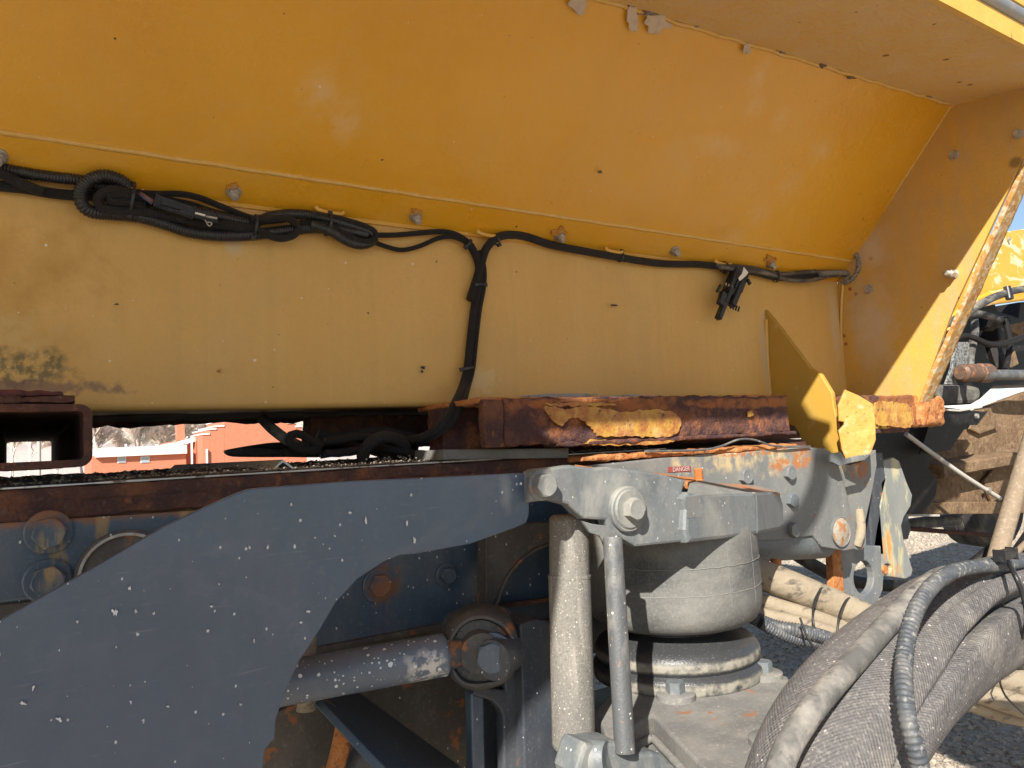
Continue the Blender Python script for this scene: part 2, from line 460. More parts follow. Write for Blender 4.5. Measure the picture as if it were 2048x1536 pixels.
m_rusto = M('orange_flaking_rust', (.42, .15, .04), .9, layers=[
    dict(k='noise', c=(.50, .25, .10), s=45, lo=.45, hi=.65, a=.8),
    dict(k='noise', c=(.16, .05, .025), s=70, lo=.55, hi=.65, a=.8)], bump=[('noise', 90, .006)])
GREY = (.105, .115, .125)
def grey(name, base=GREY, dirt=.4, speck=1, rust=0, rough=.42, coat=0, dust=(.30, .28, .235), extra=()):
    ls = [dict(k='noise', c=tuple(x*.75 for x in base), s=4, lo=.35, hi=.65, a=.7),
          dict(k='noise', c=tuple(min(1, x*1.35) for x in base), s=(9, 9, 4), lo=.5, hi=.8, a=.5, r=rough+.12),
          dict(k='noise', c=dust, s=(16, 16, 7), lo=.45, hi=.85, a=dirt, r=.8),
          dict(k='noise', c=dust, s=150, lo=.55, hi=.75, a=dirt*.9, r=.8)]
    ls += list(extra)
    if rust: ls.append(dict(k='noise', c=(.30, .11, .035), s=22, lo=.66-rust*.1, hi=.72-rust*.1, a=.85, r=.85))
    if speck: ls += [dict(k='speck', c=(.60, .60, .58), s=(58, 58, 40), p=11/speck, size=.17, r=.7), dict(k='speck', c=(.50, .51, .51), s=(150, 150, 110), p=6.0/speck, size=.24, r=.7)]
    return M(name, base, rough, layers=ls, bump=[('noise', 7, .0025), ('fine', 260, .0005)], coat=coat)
m_plate = grey('slate_grey_paint', (.078, .110, .160), dirt=.14, speck=.70, rough=.33, coat=.3,
    extra=[dict(k='noise', c=(.165, .165, .20), s=(3.6, 3.6, 7), lo=.52, hi=.72, a=.75, r=.55, dist=1.2), dict(k='noise', c=(.055, .075, .115), s=(2.4, 2.4, 3.5), lo=.48, hi=.66, a=.6), dict(k='noise', c=(.06, .10, .13), s=(2, 2, 2), lo=.5, hi=.7, a=.5),  # broad pale and dark drifts imitate soft reflections in the colour
           dict(k='noise', c=(.24, .25, .26), s=(14, 14, 260), lo=.66, hi=.72, a=.35, dist=.3),
           dict(k='const', c=(.33, .34, .34), s=1, a=.5, soft=.8, at=[at(1012, 985, PY(.86), (.012, .05, .03))], mw=1)])  # pale spot painted in for a faint patch of sunlight
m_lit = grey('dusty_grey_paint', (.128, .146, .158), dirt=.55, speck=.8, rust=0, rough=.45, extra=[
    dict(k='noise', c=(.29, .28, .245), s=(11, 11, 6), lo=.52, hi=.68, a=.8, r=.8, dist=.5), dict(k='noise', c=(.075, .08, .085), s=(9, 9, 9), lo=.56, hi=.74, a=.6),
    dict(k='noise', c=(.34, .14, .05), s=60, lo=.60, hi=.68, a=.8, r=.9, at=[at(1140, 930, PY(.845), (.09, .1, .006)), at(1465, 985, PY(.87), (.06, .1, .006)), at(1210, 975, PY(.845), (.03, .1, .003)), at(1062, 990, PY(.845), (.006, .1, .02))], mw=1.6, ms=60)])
m_lit_r = grey('dusty_grey_paint_with_rust', (.165, .172, .168), dirt=.55, speck=.6, rust=.35, rough=.55,
    extra=[dict(k='noise', c=(.46, .36, .20), s=(45, 45, 30), lo=.42, hi=.58, a=.9, at=[at(1450, 920, PY(1.08), (.16, .3, .03)), at(1560, 925, PY(1.08), (.10, .3, .035)), at(1700, 930, PY(1.12), (.05, .3, .03))], mw=1.6, r=.85),
           dict(k='noise', c=(.36, .13, .035), s=50, lo=.42, hi=.5, a=.9, at=[at(1500, 906, PY(1.08), (.14, .3, .008)), at(1566, 930, PY(1.08), (.05, .3, .016)), at(1720, 940, PY(1.12), (.05, .3, .03)), at(1600, 920, PY(1.08), (.05, .3, .03)), at(1180, 928, PY(.84), (.07, .2, .010))], mw=1.6, r=.85)])
m_rail = grey('blue_grey_rail_paint', (.055, .088, .130), dirt=.25, speck=1.2, rough=.36, coat=.3, extra=[
    dict(k='noise', c=(.24, .10, .04), s=24, lo=.35, hi=.5, a=.9, at=[at(120, 1028, PY(CH_Y), (.20, .2, .018)), at(380, 1005, PY(CH_Y), (.25, .2, .02)), at(770, 1170, PY(CH_Y), (.035, .2, .04))], mw=1.6, r=.85),
    dict(k='noise', c=(.32, .22, .10), s=(60, 60, 12), lo=.45, hi=.55, a=.8, at=[at(205, 1060, PY(CH_Y), (.012, .2, .045)), at(100, 1110, PY(CH_Y), (.02, .2, .05)), at(370, 1020, PY(CH_Y), (.012, .2, .03))], mw=1.2, r=.85)])
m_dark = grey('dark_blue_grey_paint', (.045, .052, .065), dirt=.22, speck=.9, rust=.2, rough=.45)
m_brownd = grey('brown_dust_coated_steel', (.07, .062, .055), dirt=.3, speck=.3, rust=.7, rough=.7)
m_seat = grey('dust_covered_grey_plate', (.17, .168, .16), dirt=.75, speck=.3, rust=.4, rough=.75, dust=(.36, .33, .28))
m_shock = M('sandblasted_grey_paint', (.155, .148, .135), .85, layers=[
    dict(k='noise', c=(.27, .245, .20), s=(7, 7, 4), lo=.4, hi=.8, a=.7),
    dict(k='noise', c=(.10, .095, .09), s=260, lo=.5, hi=.66, a=.6),
    dict(k='noise', c=(.42, .39, .33), s=300, lo=.57, hi=.68, a=.55),
    dict(k='noise', c=(.15, .14, .13), s=(12, 12, 12), lo=.55, hi=.75, a=.6), dict(k='streak', c=(.36, .33, .28), s=(90, 90, 6), lo=.55, hi=.7, a=.5), dict(k='speck', c=(.52, .49, .42), s=300, p=5, size=.34),
    dict(k='noise', c=(.46, .37, .22), s=30, lo=.66, hi=.72, a=.8)], bump=[('fine', 330, .0012)])
m_rod = M('worn_grey_rod_paint', (.085, .09, .094), .5, layers=[
    dict(k='noise', c=(.34, .32, .27), s=(25, 25, 9), lo=.5, hi=.75, a=.8), dict(k='speck', c=(.5, .48, .42), s=170, p=7, size=.32),
    dict(k='noise', c=(.30, .15, .07), s=90, lo=.66, hi=.72, a=.7)], bump=[('fine', 240, .001)])
m_torq = M('blue_grey_tube_with_white_spatter', (.10, .125, .165), .4, layers=[
    dict(k='noise', c=(.20, .22, .25), s=12, lo=.45, hi=.75, a=.6),
    dict(k='speck', c=(.66, .68, .70), s=90, p=2.5, size=.36), dict(k='speck', c=(.60, .62, .64), s=210, p=5, size=.36),
    dict(k='noise', c=(.62, .58, .54), s=70, lo=.45, hi=.52, a=.9, at=[(tuple(UY(835, 1325, 1.0)), (.035, .1, .03))], mw=1.2),
    dict(k='noise', c=(.35, .28, .20), s=20, lo=.6, hi=.75, a=.5)], bump=[('fine', 200, .0008)])
m_grease = grey('greasy_dusty_casting', (.05, .055, .06), dirt=.5, speck=.6, rust=.9, rough=.7, dust=(.20, .16, .11))
m_rubber = M('dusty_rubber', (.080, .082, .08), .8, layers=[
    dict(k='noise', c=(.27, .26, .23), s=(9, 9, 14), lo=.35, hi=.75, a=.75), dict(k='noise', c=(.30, .285, .25), s=260, lo=.5, hi=.75, a=.4)],
    bump=[('noise', 60, .0012), ('fine', 420, .0008)])
m_piston = M('black_dusty_piston', (.04, .042, .045), .35, layers=[
    dict(k='noise', c=(.30, .28, .23), s=60, lo=.30, hi=.55, a=.85, r=.85, at=[((1, 1, H-.401), (9, 9, .0105)), ((1, 1, H-.368), (9, 9, .009))], mw=.9, ms=60, soft=.5), dict(k='noise', c=(.30, .28, .23), s=420, lo=.60, hi=.68, a=.45)], bump=[('fine', 200, .0008)])
m_black = M('black_braided_sleeve', (.018, .019, .022), .6, uv=True, layers=[dict(k='noise', c=(.07, .065, .06), s=60, lo=.55, hi=.8, a=.6)], bump=[('braid', (10, 260), .0012)])
m_conduit = M('black_corrugated_conduit', (.020, .021, .024), .42, layers=[dict(k='noise', c=(.10, .09, .08), s=80, lo=.55, hi=.8, a=.6)])
m_plastic = M('black_plastic', (.016, .017, .019), .38, layers=[dict(k='noise', c=(.10, .09, .075), s=110, lo=.55, hi=.75, a=.6)], bump=[('fine', 300, .0004)])
m_white = M('broken_white_plastic', (.72, .70, .66), .5)
m_dustcon = M('dusty_grey_conduit', (.055, .062, .072), .6, layers=[dict(k='noise', c=(.22, .21, .19), s=30, lo=.5, hi=.8, a=.7), dict(k='noise', c=(.36, .34, .3), s=160, lo=.55, hi=.7, a=.6)])
m_tan = M('mud_covered_hose', (.27, .22, .155), .85, uv=True, layers=[
    dict(k='noise', c=(.34, .29, .21), s=(10, 25, 25), lo=.4, hi=.7, a=.8), dict(k='noise', c=(.07, .06, .05), s=(9, 50, 50), lo=.54, hi=.64, a=.85),
    dict(k='noise', c=(.32, .26, .18), s=120, lo=.5, hi=.7, a=.6)], bump=[('noise', 60, .003)])
m_hoseblk = M('dusty_black_hose', (.05, .05, .05), .6, uv=True, layers=[dict(k='noise', c=(.28, .25, .20), s=(14, 30, 30), lo=.45, hi=.7, a=.8)], bump=[('noise', 90, .001)])
m_fabric = M('dusty_woven_sleeve', (.080, .077, .079), .95, uv=True, layers=[
    dict(k='noise', c=(.14, .13, .125), s=8, lo=.35, hi=.7, a=.8), dict(k='noise', c=(.26, .235, .20), s=11, lo=.52, hi=.75, a=.8),
    dict(k='speck', c=(.42, .39, .35), s=210, p=9, size=.34), dict(k='noise', c=(.30, .28, .25), s=260, lo=.5, hi=.7, a=.5)],
    bump=[('weave', (96, 230), .00045), ('noise', 22, .008)])
m_galv = M('weathered_zinc', (.42, .40, .36), .5, .6, layers=[dict(k='noise', c=(.30, .16, .08), s=90, lo=.55, hi=.65, a=.8, m=0, r=.8), dict(k='noise', c=(.62, .6, .55), s=60, lo=.5, hi=.7, a=.6)], bump=[('noise', 200, .0008)])
m_zinc = M('bare_steel_strip', (.55, .55, .53), .4, .7, layers=[dict(k='noise', c=(.12, .09, .06), s=(60, 60, 60), lo=.55, hi=.65, a=.9, m=0, r=.9)])
m_dirt = M('dry_dark_dirt', (.045, .036, .028), 1, layers=[dict(k='noise', c=(.16, .13, .10), s=90, lo=.55, hi=.7, a=.8)], bump=[('noise', 130, .006)])
m_chip = M('bare_primer_patch', (.54, .43, .32), .8, layers=[dict(k='noise', c=(.36, .30, .24), s=60, lo=.45, hi=.7, a=.7)], bump=[('fine', 200, .0006)])
m_primer = M('smeared_grey_sealant', (.30, .31, .32), .7, layers=[dict(k='noise', c=(.16, .13, .11), s=80, lo=.55, hi=.65, a=.8), dict(k='noise', c=(.45, .45, .44), s=20, lo=.5, hi=.7, a=.6)], bump=[('noise', 120, .002)])
m_mud = M('mud_caked_frame', (.13, .075, .038), .95, layers=[
    dict(k='noise', c=(.22, .14, .072), s=9, lo=.4, hi=.65, a=.9), dict(k='noise', c=(.30, .21, .125), s=40, lo=.5, hi=.72, a=.8),
    dict(k='noise', c=(.10, .055, .03), s=55, lo=.58, hi=.68, a=.8)], bump=[('noise', 60, .008)])
m_oil_shade = M('oily_black_casting_and_shade', (.012, .011, .011), .55, layers=[dict(k='noise', c=(.085, .06, .04), s=50, lo=.58, hi=.72, a=.7, r=.8)], bump=[('noise', 90, .0005)], spec=.25)  # oily machinery, and also the black sheet that stands in for shadow
m_tyre = M('worn_tyre_rubber', (.03, .03, .03), .8, layers=[dict(k='noise', c=(.14, .12, .10), s=12, lo=.45, hi=.7, a=.8)], bump=[('noise', 60, .003)])
m_wht = M('whitewashed_strip', (.46, .43, .38), .6, layers=[dict(k='noise', c=(.35, .30, .24), s=70, lo=.6, hi=.7, a=.7)])
m_red = M('faded_red_sticker', (.26, .05, .045), .7)
m_lw = M('faded_white_print', (.50, .44, .40), .7)

# ================================================================ THE GROUND AND FAR THINGS
m_gravel = M('pale_gravel_ground', (.40, .33, .25), .95, layers=[
    dict(k='noise', c=(.47, .40, .31), s=2, lo=.4, hi=.65, a=.7),
    dict(k='noise', c=(.30, .25, .20), s=28, lo=.52, hi=.66, a=.7),
    dict(k='noise', c=(.62, .58, .50), s=60, lo=.56, hi=.68, a=.7)], bump=[('noise', 14, .03), ('noise', 50, .02)])
bm = bmesh.new(); bmesh.ops.create_grid(bm, x_segments=2, y_segments=2, size=1500)
o = from_bm('ground', bm, m_gravel); tag(o, kind='structure')
# pebbles over the stretch that can be seen at the right
def pebbles():
    rnd = random.Random(3); vs = []; fs = []; seg = []
    ico = [(0, 0, 1), (.89, 0, .45), (.28, .85, .45), (-.72, .53, .45), (-.72, -.53, .45), (.28, -.85, .45),
           (.72, .53, -.45), (-.28, .85, -.45), (-.89, 0, -.45), (-.28, -.85, -.45), (.72, -.53, -.45)]
    it = [(0, 1, 2), (0, 2, 3), (0, 3, 4), (0, 4, 5), (0, 5, 1), (1, 6, 2), (2, 7, 3), (3, 8, 4), (4, 9, 5), (5, 10, 1), (6, 7, 2), (7, 8, 3), (8, 9, 4), (9, 10, 5), (10, 6, 1)]
    for i in range(34000):
        u = rnd.random(); d = 1.6 + 10*u**1.7+abs(rnd.gauss(0, .4)); a = R(57+rnd.gauss(0, 11))
        x, y = d*math.sin(a), d*math.cos(a)
        s = rnd.uniform(.004, .013)*(1+d*.09)*(1.8 if rnd.random() < .06 else 1)
        b = len(vs); c = math.cos(rnd.random()*6.3); s2 = math.sqrt(1-c*c); k = [s*rnd.uniform(.6, 1.4), s*rnd.uniform(.6, 1.3), s*rnd.uniform(.35, .8)]
        for p in ico:
            j = rnd.uniform(.8, 1.15); px_, py_, pz_ = p[0]*k[0]*j, p[1]*k[1]*j, p[2]*k[2]*j
            vs.append((x+px_*c-py_*s2, y+px_*s2+py_*c, pz_+k[2]*.25))
        fs += [(b+q, b+r_, b+t) for q, r_, t in it]
    me = bpy.data.meshes.new('gravel'); me.from_pydata(vs, [], fs)
    return link('gravel', me, m_gravel)
o = pebbles(); tag(o, 'loose pale gravel stones spread over the yard', kind='stuff')

m_brick = bpy.data.materials.new('orange_red_brick'); m_brick.use_nodes = True
t = m_brick.node_tree; bt = t.nodes.new('ShaderNodeTexBrick'); g = t.nodes.new('ShaderNodeNewGeometry')
sw = t.nodes.new('ShaderNodeSeparateXYZ'); cb = t.nodes.new('ShaderNodeCombineXYZ')
t.links.new(g.outputs['Position'], sw.inputs[0])
ad = t.nodes.new('ShaderNodeMath'); t.links.new(sw.outputs[0], ad.inputs[0]); t.links.new(sw.outputs[1], ad.inputs[1])
t.links.new(ad.outputs[0], cb.inputs[0]); t.links.new(sw.outputs[2], cb.inputs[1]); t.links.new(cb.outputs[0], bt.inputs['Vector'])
bt.inputs['Scale'].default_value = 4; bt.inputs['Color1'].default_value = (.50, .155, .075, 1); bt.inputs['Color2'].default_value = (.42, .12, .06, 1)
bt.inputs['Mortar'].default_value = (.52, .30, .22, 1); bt.inputs['Mortar Size'].default_value = .015
t.links.new(bt.outputs[0], t.nodes['Principled BSDF'].inputs['Base Color']); t.nodes['Principled BSDF'].inputs['Roughness'].default_value = .9
m_trim = M('white_painted_metal', (.70, .70, .70), .6, layers=[dict(k='noise', c=(.5, .46, .42), s=1.5, lo=.5, hi=.7, a=.6)])
m_glass = M('dull_window_glass', (.30, .35, .38), .2)
m_bark = M('pale_winter_bark', (.62, .52, .45), .9)
m_wood = M('grey_wooden_pole', (.40, .36, .31), .9)
m_roofw = M('weathered_white_roof', (.62, .58, .54), .7, layers=[dict(k='noise', c=(.45, .30, .24), s=1.2, lo=.55, hi=.7, a=.7)])

D = 78.0
def fb(name, x0, y0, x1, y1, D0, depth, mat, parent):
    """far box: its front face spans the pixels x0..x1, y0..y1 at distance D0, bottom may be None (= ground)"""
    a = UY(x0, y0, D0); b = UY(x1, y0, D0)
    zb = 0.0 if y1 is None else UY((x0+x1)/2, y1, D0).z
    zt = (a.z+b.z)/2
    bm = bmesh.new(); bmesh.ops.create_cube(bm, size=1)
    for v in bm.verts:
        v.co = Vector(((a.x+b.x)/2+v.co.x*(b.x-a.x), D0+depth*(v.co.y+.5), (zt+zb)/2+v.co.z*(zt-zb)))
    return from_bm(name, bm, mat, parent)
bp = UY(300, 960, D); bp.z = 0
b1 = thing('brick_building', bp, 'orange red brick building with white roof edges seen through the gap above the deck', 'building')
fb('wing_wall', 183, 908, 372, None, D, 9, m_brick, b1)
fb('wing_roof', 190, 893, 374, 911, D-.5, 10, m_roofw, b1)
for x in (252, 314): fb('roof_vent', x-2, 888, x+2, 893.5, D+1, .3, m_trim, b1)
for x0, x1 in ((235, 252), (281, 299)):
    wn = fb('window', x0, 913, x1, 926, D-.06, .1, m_trim, b1)
    fb('pane', x0+1.5, 914.5, x1-1.5, 925, D-.10, .05, m_glass, wn)
fb('middle_wall', 345, 882, 412, None, D+1, 8, m_brick, b1)
for k in range(8):
    x0 = 336+k*10
    fb('sloped_roof' if k == 0 else 'sloped_roof', x0, 888-k*2.6, x0+10.5, 896-k*2.6-(0 if k < 7 else 2), D+.5, 8, m_trim, b1)
fb('chimney', 354, 846, 369, 884, D+2, 1, m_brick, b1)
steps = [(405, 419, 868), (419, 432, 858), (432, 448, 852), (448, 575, 838), (575, 592, 846), (592, 604, 853), (604, 612, 862)]
for i, (x0, x1, y) in enumerate(steps):
    fb('gable_wall', x0, y, x1, None, D-3, 8, m_brick, b1)
    fb('parapet_cap', x0-1, y-1.4, x1+1, y+1.2, D-3.1, 8.2, m_trim, b1)
for x in (383.5, 414, 401): fb('drain_pipe', x-1.6, 872 if x < 400 else 898, x+1.6, None, D-.7 if x < 405 else D-3.3, .2, m_trim, b1)

def tree_mesh(seed, h):
    rnd = random.Random(seed); vs = []; fs = []; tw = []
    def limb(p, d, l, r, lev):
        n = 3; q = p
        ring0 = None
        for i in range(n+1):
            s = 3 if lev > 1 else 5
            rr = r*(1-.35*i/n)
            up = Vector((0, 1, 0)) if abs(d.y) < .9 else Vector((1, 0, 0))
            a = d.cross(up).normalized(); b = d.cross(a)
            ring = []
            for k in range(s):
                an = 6.283*k/s; ring.append(len(vs)); vs.append(q+(a*math.cos(an)+b*math.sin(an))*rr)
            if ring0:
                for k in range(s): fs.append((ring0[k], ring0[(k+1) % s], ring[(k+1) % s], ring[k]))
            ring0 = ring
            if i < n:
                d = (d+Vector((rnd.gauss(0, .12), rnd.gauss(0, .12), rnd.gauss(.03, .08)))).normalized(); q = q+d*l/n
                if lev < 5 and (i > 0 or lev > 0):
                    for _ in range(2 if lev else 2):
                        a_ = rnd.uniform(0, 6.28); sp = rnd.uniform(.5, .95)
                        nd = (d+Vector((math.cos(a_)*sp, math.sin(a_)*sp, rnd.uniform(-.2, .35)))).normalized()
                        if lev < 4 or rnd.random() < .6: limb(q, nd, l*rnd.uniform(.5, .72), r*.55, lev+1)
        if lev < 5: limb(q, d, l*.6, r*.6, lev+1)
    limb(Vector((0, 0, 0)), Vector((0, 0, 1)), h*.36, h*.018, 0)
    me = bpy.data.meshes.new('tree'); me.from_pydata([tuple(v) for v in vs], [], fs); me.materials.append(m_bark)
    return me
tms = [tree_mesh(s, 15) for s in (11, 12, 13)]
rt = random.Random(5)
spots = [(20, 118, 'behind the pole'), (60, 128, ''), (110, 120, ''), (165, 125, ''), (205, 104, ''), (238, 112, ''), (268, 100, ''), (300, 116, ''), (332, 104, ''), (362, 118, ''), (395, 128, ''), (430, 120, ''), (610, 140, ''), (640, 150, '')]

for i, (px_, d, _) in enumerate(spots):
    p = UY(px_, 940, d)
    o = bpy.data.objects.new('bare_tree', tms[i % 3]); col.objects.link(o)
    o.location = (p.x, p.y, 0); o.rotation_euler.z = rt.uniform(0, 6.3); s = rt.uniform(.62, .9); o.scale = (s, s, s)
    tag(o, 'bare winter tree standing in the row behind the brick building', 'tree', 'bare trees behind the brick building')
m_haze = M('distant_woods', (.40, .34, .31), 1, layers=[dict(k='noise', c=(.36, .30, .28), s=.8, lo=.45, hi=.6, a=.8)])
# a far wooded rise behind the trees
bm = bmesh.new(); prev = None
for i in range(121):
    x = -160+i*4.0; h = 7.5+3.0*noise.noise(Vector((x*.05, 0, 3)))+1.4*noise.noise(Vector((x*.5, 4, 3)))
    c = [bm.verts.new((x, 210, -.5)), bm.verts.new((x, 216, h*.7)), bm.verts.new((x, 226, h)), bm.verts.new((x, 260, -.5))]
    if prev:
        for k in range(3): bm.faces.new((prev[k], c[k], c[k+1], prev[k+1]))
    prev = c
tag(from_bm('far_woods', bm, m_haze, sm=True), 'far leafless woods reading as one pale band behind the trees', kind='stuff')
pole = thing('utility_pole', UY(78, 940, 60)*1.0, 'pale utility pole seen through the open square tube', 'pole'); pole.location.z = 0
pp = UY(78, 940, 60)
sweep('shaft', [(pp.x, 60, 0), (pp.x, 60, 4.5), (pp.x, 60, 9)], .13, m_wood, pole, step=1, seg=10)
fb('crossarm', 66, 700, 90, 703, 59.9, .12, m_wood, pole)
p2 = UY(26, 940, 58); q2 = thing('marker_post', (p2.x, p2.y, 0), 'thin pale post beside the utility pole, seen through the square tube', 'post')
sweep('shaft', [(p2.x, 58, 0), (p2.x, 58, 1), (p2.x, 58, 1.95)], .04, m_wood, q2, step=.5, seg=8)
# white building far right
wx = UY(2010, 790, 40)
wb = thing('white_building', (wx.x, wx.y, 0), 'white building with a pale blue window beyond the muddy frame', 'building')
fb('wall', 1930, 772, 2140, None, 40, 8, m_trim, wb)
m_bluew = M('pale_blue_window', (.42, .58, .68), .3)
f_ = fb('window', 1989, 774, 2012, 802, 39.9, .1, m_trim, wb); fb('pane', 1991, 776, 2010, 800, 39.85, .05, m_bluew, f_)
f_ = fb('window', 2052, 774, 2075, 802, 39.9, .1, m_trim, wb); fb('pane', 2054, 776, 2073, 800, 39.85, .05, m_bluew, f_)

# ================================================================ THE YELLOW BODY
body = thing('yellow_machine_body', (1.2, 1.3, H), 'large faded yellow steel body with a flared upper panel overhanging the frame', 'machine body')
W = PY(WALL_Y)
XE = X_END; PE = PX(XE)
zb = U(900, 812, W).z                                     # bottom edge of the wall
zs = U(900, 466, W).z                                     # where the wall meets the angle strip
XL = -1.6
# wall with slightly rounded bottom fold
def profile(name, prof, x0, x1, mat, parent, n=60, th=0, sm=True):
    bm = bmesh.new(); prev = None
    for i in range(n+1):
        x = x0+(x1-x0)*i/n
        c = [bm.verts.new((x, y, z)) for y, z in prof]
        if prev:
            for k in range(len(prof)-1): bm.faces.new((prev[k], prev[k+1], c[k+1], c[k]))
        prev = c
    for f in bm.faces: f.smooth = sm
    return from_bm(name, bm, mat, parent)
rr = .012
prof = [(WALL_Y, zs+.02), (WALL_Y, zb+rr)]+[(WALL_Y+rr*(1-math.cos(a)), zb+rr-rr*math.sin(a)) for a in (R(20), R(45), R(70), R(90))]+[(WALL_Y+.10, zb), (WALL_Y+.10, zb+.012), (WALL_Y+.012, zb+.03), (WALL_Y+.012, zs+.02), (WALL_Y, zs+.02)]
# gentle waviness of the sheet
bm = bmesh.new(); prev = None
zz = [zs+.02]+[zs+.02-(zs+.02-zb-rr)*k/24 for k in range(1, 25)]
for i in range(121):
    x = XL+(XE-XL)*i/120
    pr = [(WALL_Y, z) for z in zz]+prof[2:]
    c = []
    for (y, z) in pr:
        wv = .004*noise.noise(Vector((x*2.2, 1, z*4)))+.0015*noise.noise(Vector((x*9, 5, z*9)))
        c.append(bm.verts.new((x, y+(wv if y < WALL_Y+.011 else 0), z)))
    if prev:
        for k in range(len(c)-1): bm.faces.new((prev[k], prev[k+1], c[k+1], c[k]))
    prev = c
bmesh.ops.recalc_face_normals(bm, faces=bm.faces)
for f in bm.faces: f.smooth = True
from_bm('side_wall', bm, m_wall, body)
# underside and far side of the body
m_under = M('dark_grimy_underside', (.045, .035, .022), .9, layers=[dict(k='noise', c=(.12, .06, .02), s=20, lo=.5, hi=.6, a=.8)], bump=[('noise', 60, .004)])
rbox('underside', ((XL+XE)/2, 1.54, zb+.010), (XE-XL, .30, .02), m_under, body, r=.003, amp=.004, fr=18, seg=.03)
rbox('underside_sill', ((XL+XE)/2, 1.66, zb+.010), (XE-XL, .04, .03), m_rustd, body, r=.005, amp=.008, fr=30, seg=.02)
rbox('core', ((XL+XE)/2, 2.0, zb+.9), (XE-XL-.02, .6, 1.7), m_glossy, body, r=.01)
# angle strip between wall and flared panel
sl = U(1705, 522, PE); sy, sz = sl.y, sl.z
prof = [(WALL_Y+.004, zs-.002), (WALL_Y-.004, zs-.002), (WALL_Y-.006, zs+.004), (sy+.001, sz-.003), (sy+.001, sz+.004), (sy+.014, sz+.004)]
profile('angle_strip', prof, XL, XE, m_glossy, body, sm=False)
# weld bead
pts = [(XL+(XE-XL)*i/90, sy+.0008+.0004*math.sin(i*1.7), sz+.0005*math.sin(i*2.3+1)) for i in range(91)]
sweep('weld_bead', pts, .0044, m_bead, body, seg=8, step=.012)
# flared panel: plane through the bead line and the corner with the top panel
cr = U(1905, 210, PE)
n_pl = P3((0, sy, sz), (1, sy, sz), cr)
cA = U(1130, -22, n_pl)
dcr = (cr-cA).normalized()
cL = cA + dcr*(XL-cA.x)/dcr.x
def quadgrid(name, a, b, c, d, mat, parent, nu=80, nv=24, wave=.004, back=.012, ramp=3.0):
    """a-b is the lower edge, d-c the upper edge"""
    a, b, c, d = [Vector(v) for v in (a, b, c, d)]
    nrm = (b-a).cross(d-a).normalized()
    if nrm.dot(EYE-a) < 0: nrm = -nrm
    bm = bmesh.new(); G = []
    for i in range(nu+1):
        rw = []
        for j in range(nv+1):
            u, v = i/nu, j/nv
            p = a.lerp(b, u).lerp(d.lerp(c, u), v)
            e = min(v, 1-v, (1-u))*8
            wv = wave*(noise.noise(p*ramp)+.4*noise.noise(p*ramp*3.1))*min(1, e)
            rw.append(bm.verts.new(p+nrm*wv))
        G.append(rw)
    for i in range(nu):
        for j in range(nv): bm.faces.new((G[i][j], G[i+1][j], G[i+1][j+1], G[i][j+1])).smooth = True
    bk = [bm.verts.new(p-nrm*back) for p in (a, b, c, d)]
    f = bm.faces.new(bk); 
    bm.normal_update()
    if f.normal.dot(nrm) > 0: f.normal_flip()
    return from_bm(name, bm, mat, parent)
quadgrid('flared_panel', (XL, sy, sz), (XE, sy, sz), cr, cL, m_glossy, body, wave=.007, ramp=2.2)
# crease flange: narrow band between panel and top plate
cr2 = U(1890, 178, PE) if False else cr+Vector((0, -.004, .004))
b1_, b2_ = U(1250, 8, n_pl), U(1885, 196, n_pl)
tB = P3(cr, cA, U(2048, 176, PE))
pts = [cA.lerp(cr, t/60) + Vector((0, -.002, -.002))+Vector((0, .001*math.sin(t*2.1), .0012*math.sin(t*1.3))) for t in range(-10, 61)]
sweep('crease_bead', pts, .004, m_bead, body, seg=8, step=.012)
# a lapped flange strip right below the crease
def pband(name, pa, pb, pc, pd, pl, th, mat, proud=.003):
    q = [U(*p, pl)+pl.n*proud for p in (pa, pb, pc, pd)]
    pl2 = Pl(pl.o+pl.n*proud, pl.e1, pl.e2)
    return slab(name, q, pl2, th, mat, body, bev=.001, world=True)
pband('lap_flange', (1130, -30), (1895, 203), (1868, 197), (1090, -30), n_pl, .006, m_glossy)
# top panel (seen from below)
eR = U(2048, 92, tB); eL = U(1868, -2, tB)
dE = (eR-eL).normalized()
e0 = eL+dE*((XL-eL.x)/dE.x); e1 = eL+dE*((XE+.02-eL.x)/dE.x)
quadgrid('top_panel', cL, cr, e1, e0, m_ceil, body, wave=.004, ramp=4, nv=12)
# upturned fascia along its outer edge, with a pipe and a cap rail above it
def edgebar(name, dy0, dz0, dy1, dz1, mat):
    bm = bmesh.new(); va = []
    for e in (e0, e1):
        va.append([bm.verts.new(e+Vector((0, y, z))) for y, z in ((dy0, dz0), (dy1, dz0), (dy1, dz1), (dy0, dz1))])
    for k in range(4): bm.faces.new((va[0][k], va[0][(k+1) % 4], va[1][(k+1) % 4], va[1][k]))
    bm.faces.new(va[0]); bm.faces.new(va[1][::-1])
    bmesh.ops.recalc_face_normals(bm, faces=bm.faces)
    return from_bm(name, bm, mat, body)
edgebar('fascia', -.006, -.004, .004, .040, m_yel)
m_pipe = M('dull_grey_pipe', (.30, .31, .33), .45, .5, layers=[dict(k='noise', c=(.42, .33, .2), s=30, lo=.5, hi=.7, a=.7, m=0)])
sweep('edge_pipe', [e0+Vector((0, -.004, .056)), e0.lerp(e1, .5)+Vector((0, -.004, .056)), e1+Vector((0, -.004, .056))], .015, m_pipe, body, seg=14, step=.1)
edgebar('cap_rail', -.014, .073, .004, .11, m_yel)
# upper structure above the overhang (keeps the sky off the flared panel)
rbox('upper_tank', ((XL+XE)/2, 1.50, e1.z+.80), (XE-XL, 1.35, 1.3), m_yel, body, r=.01)
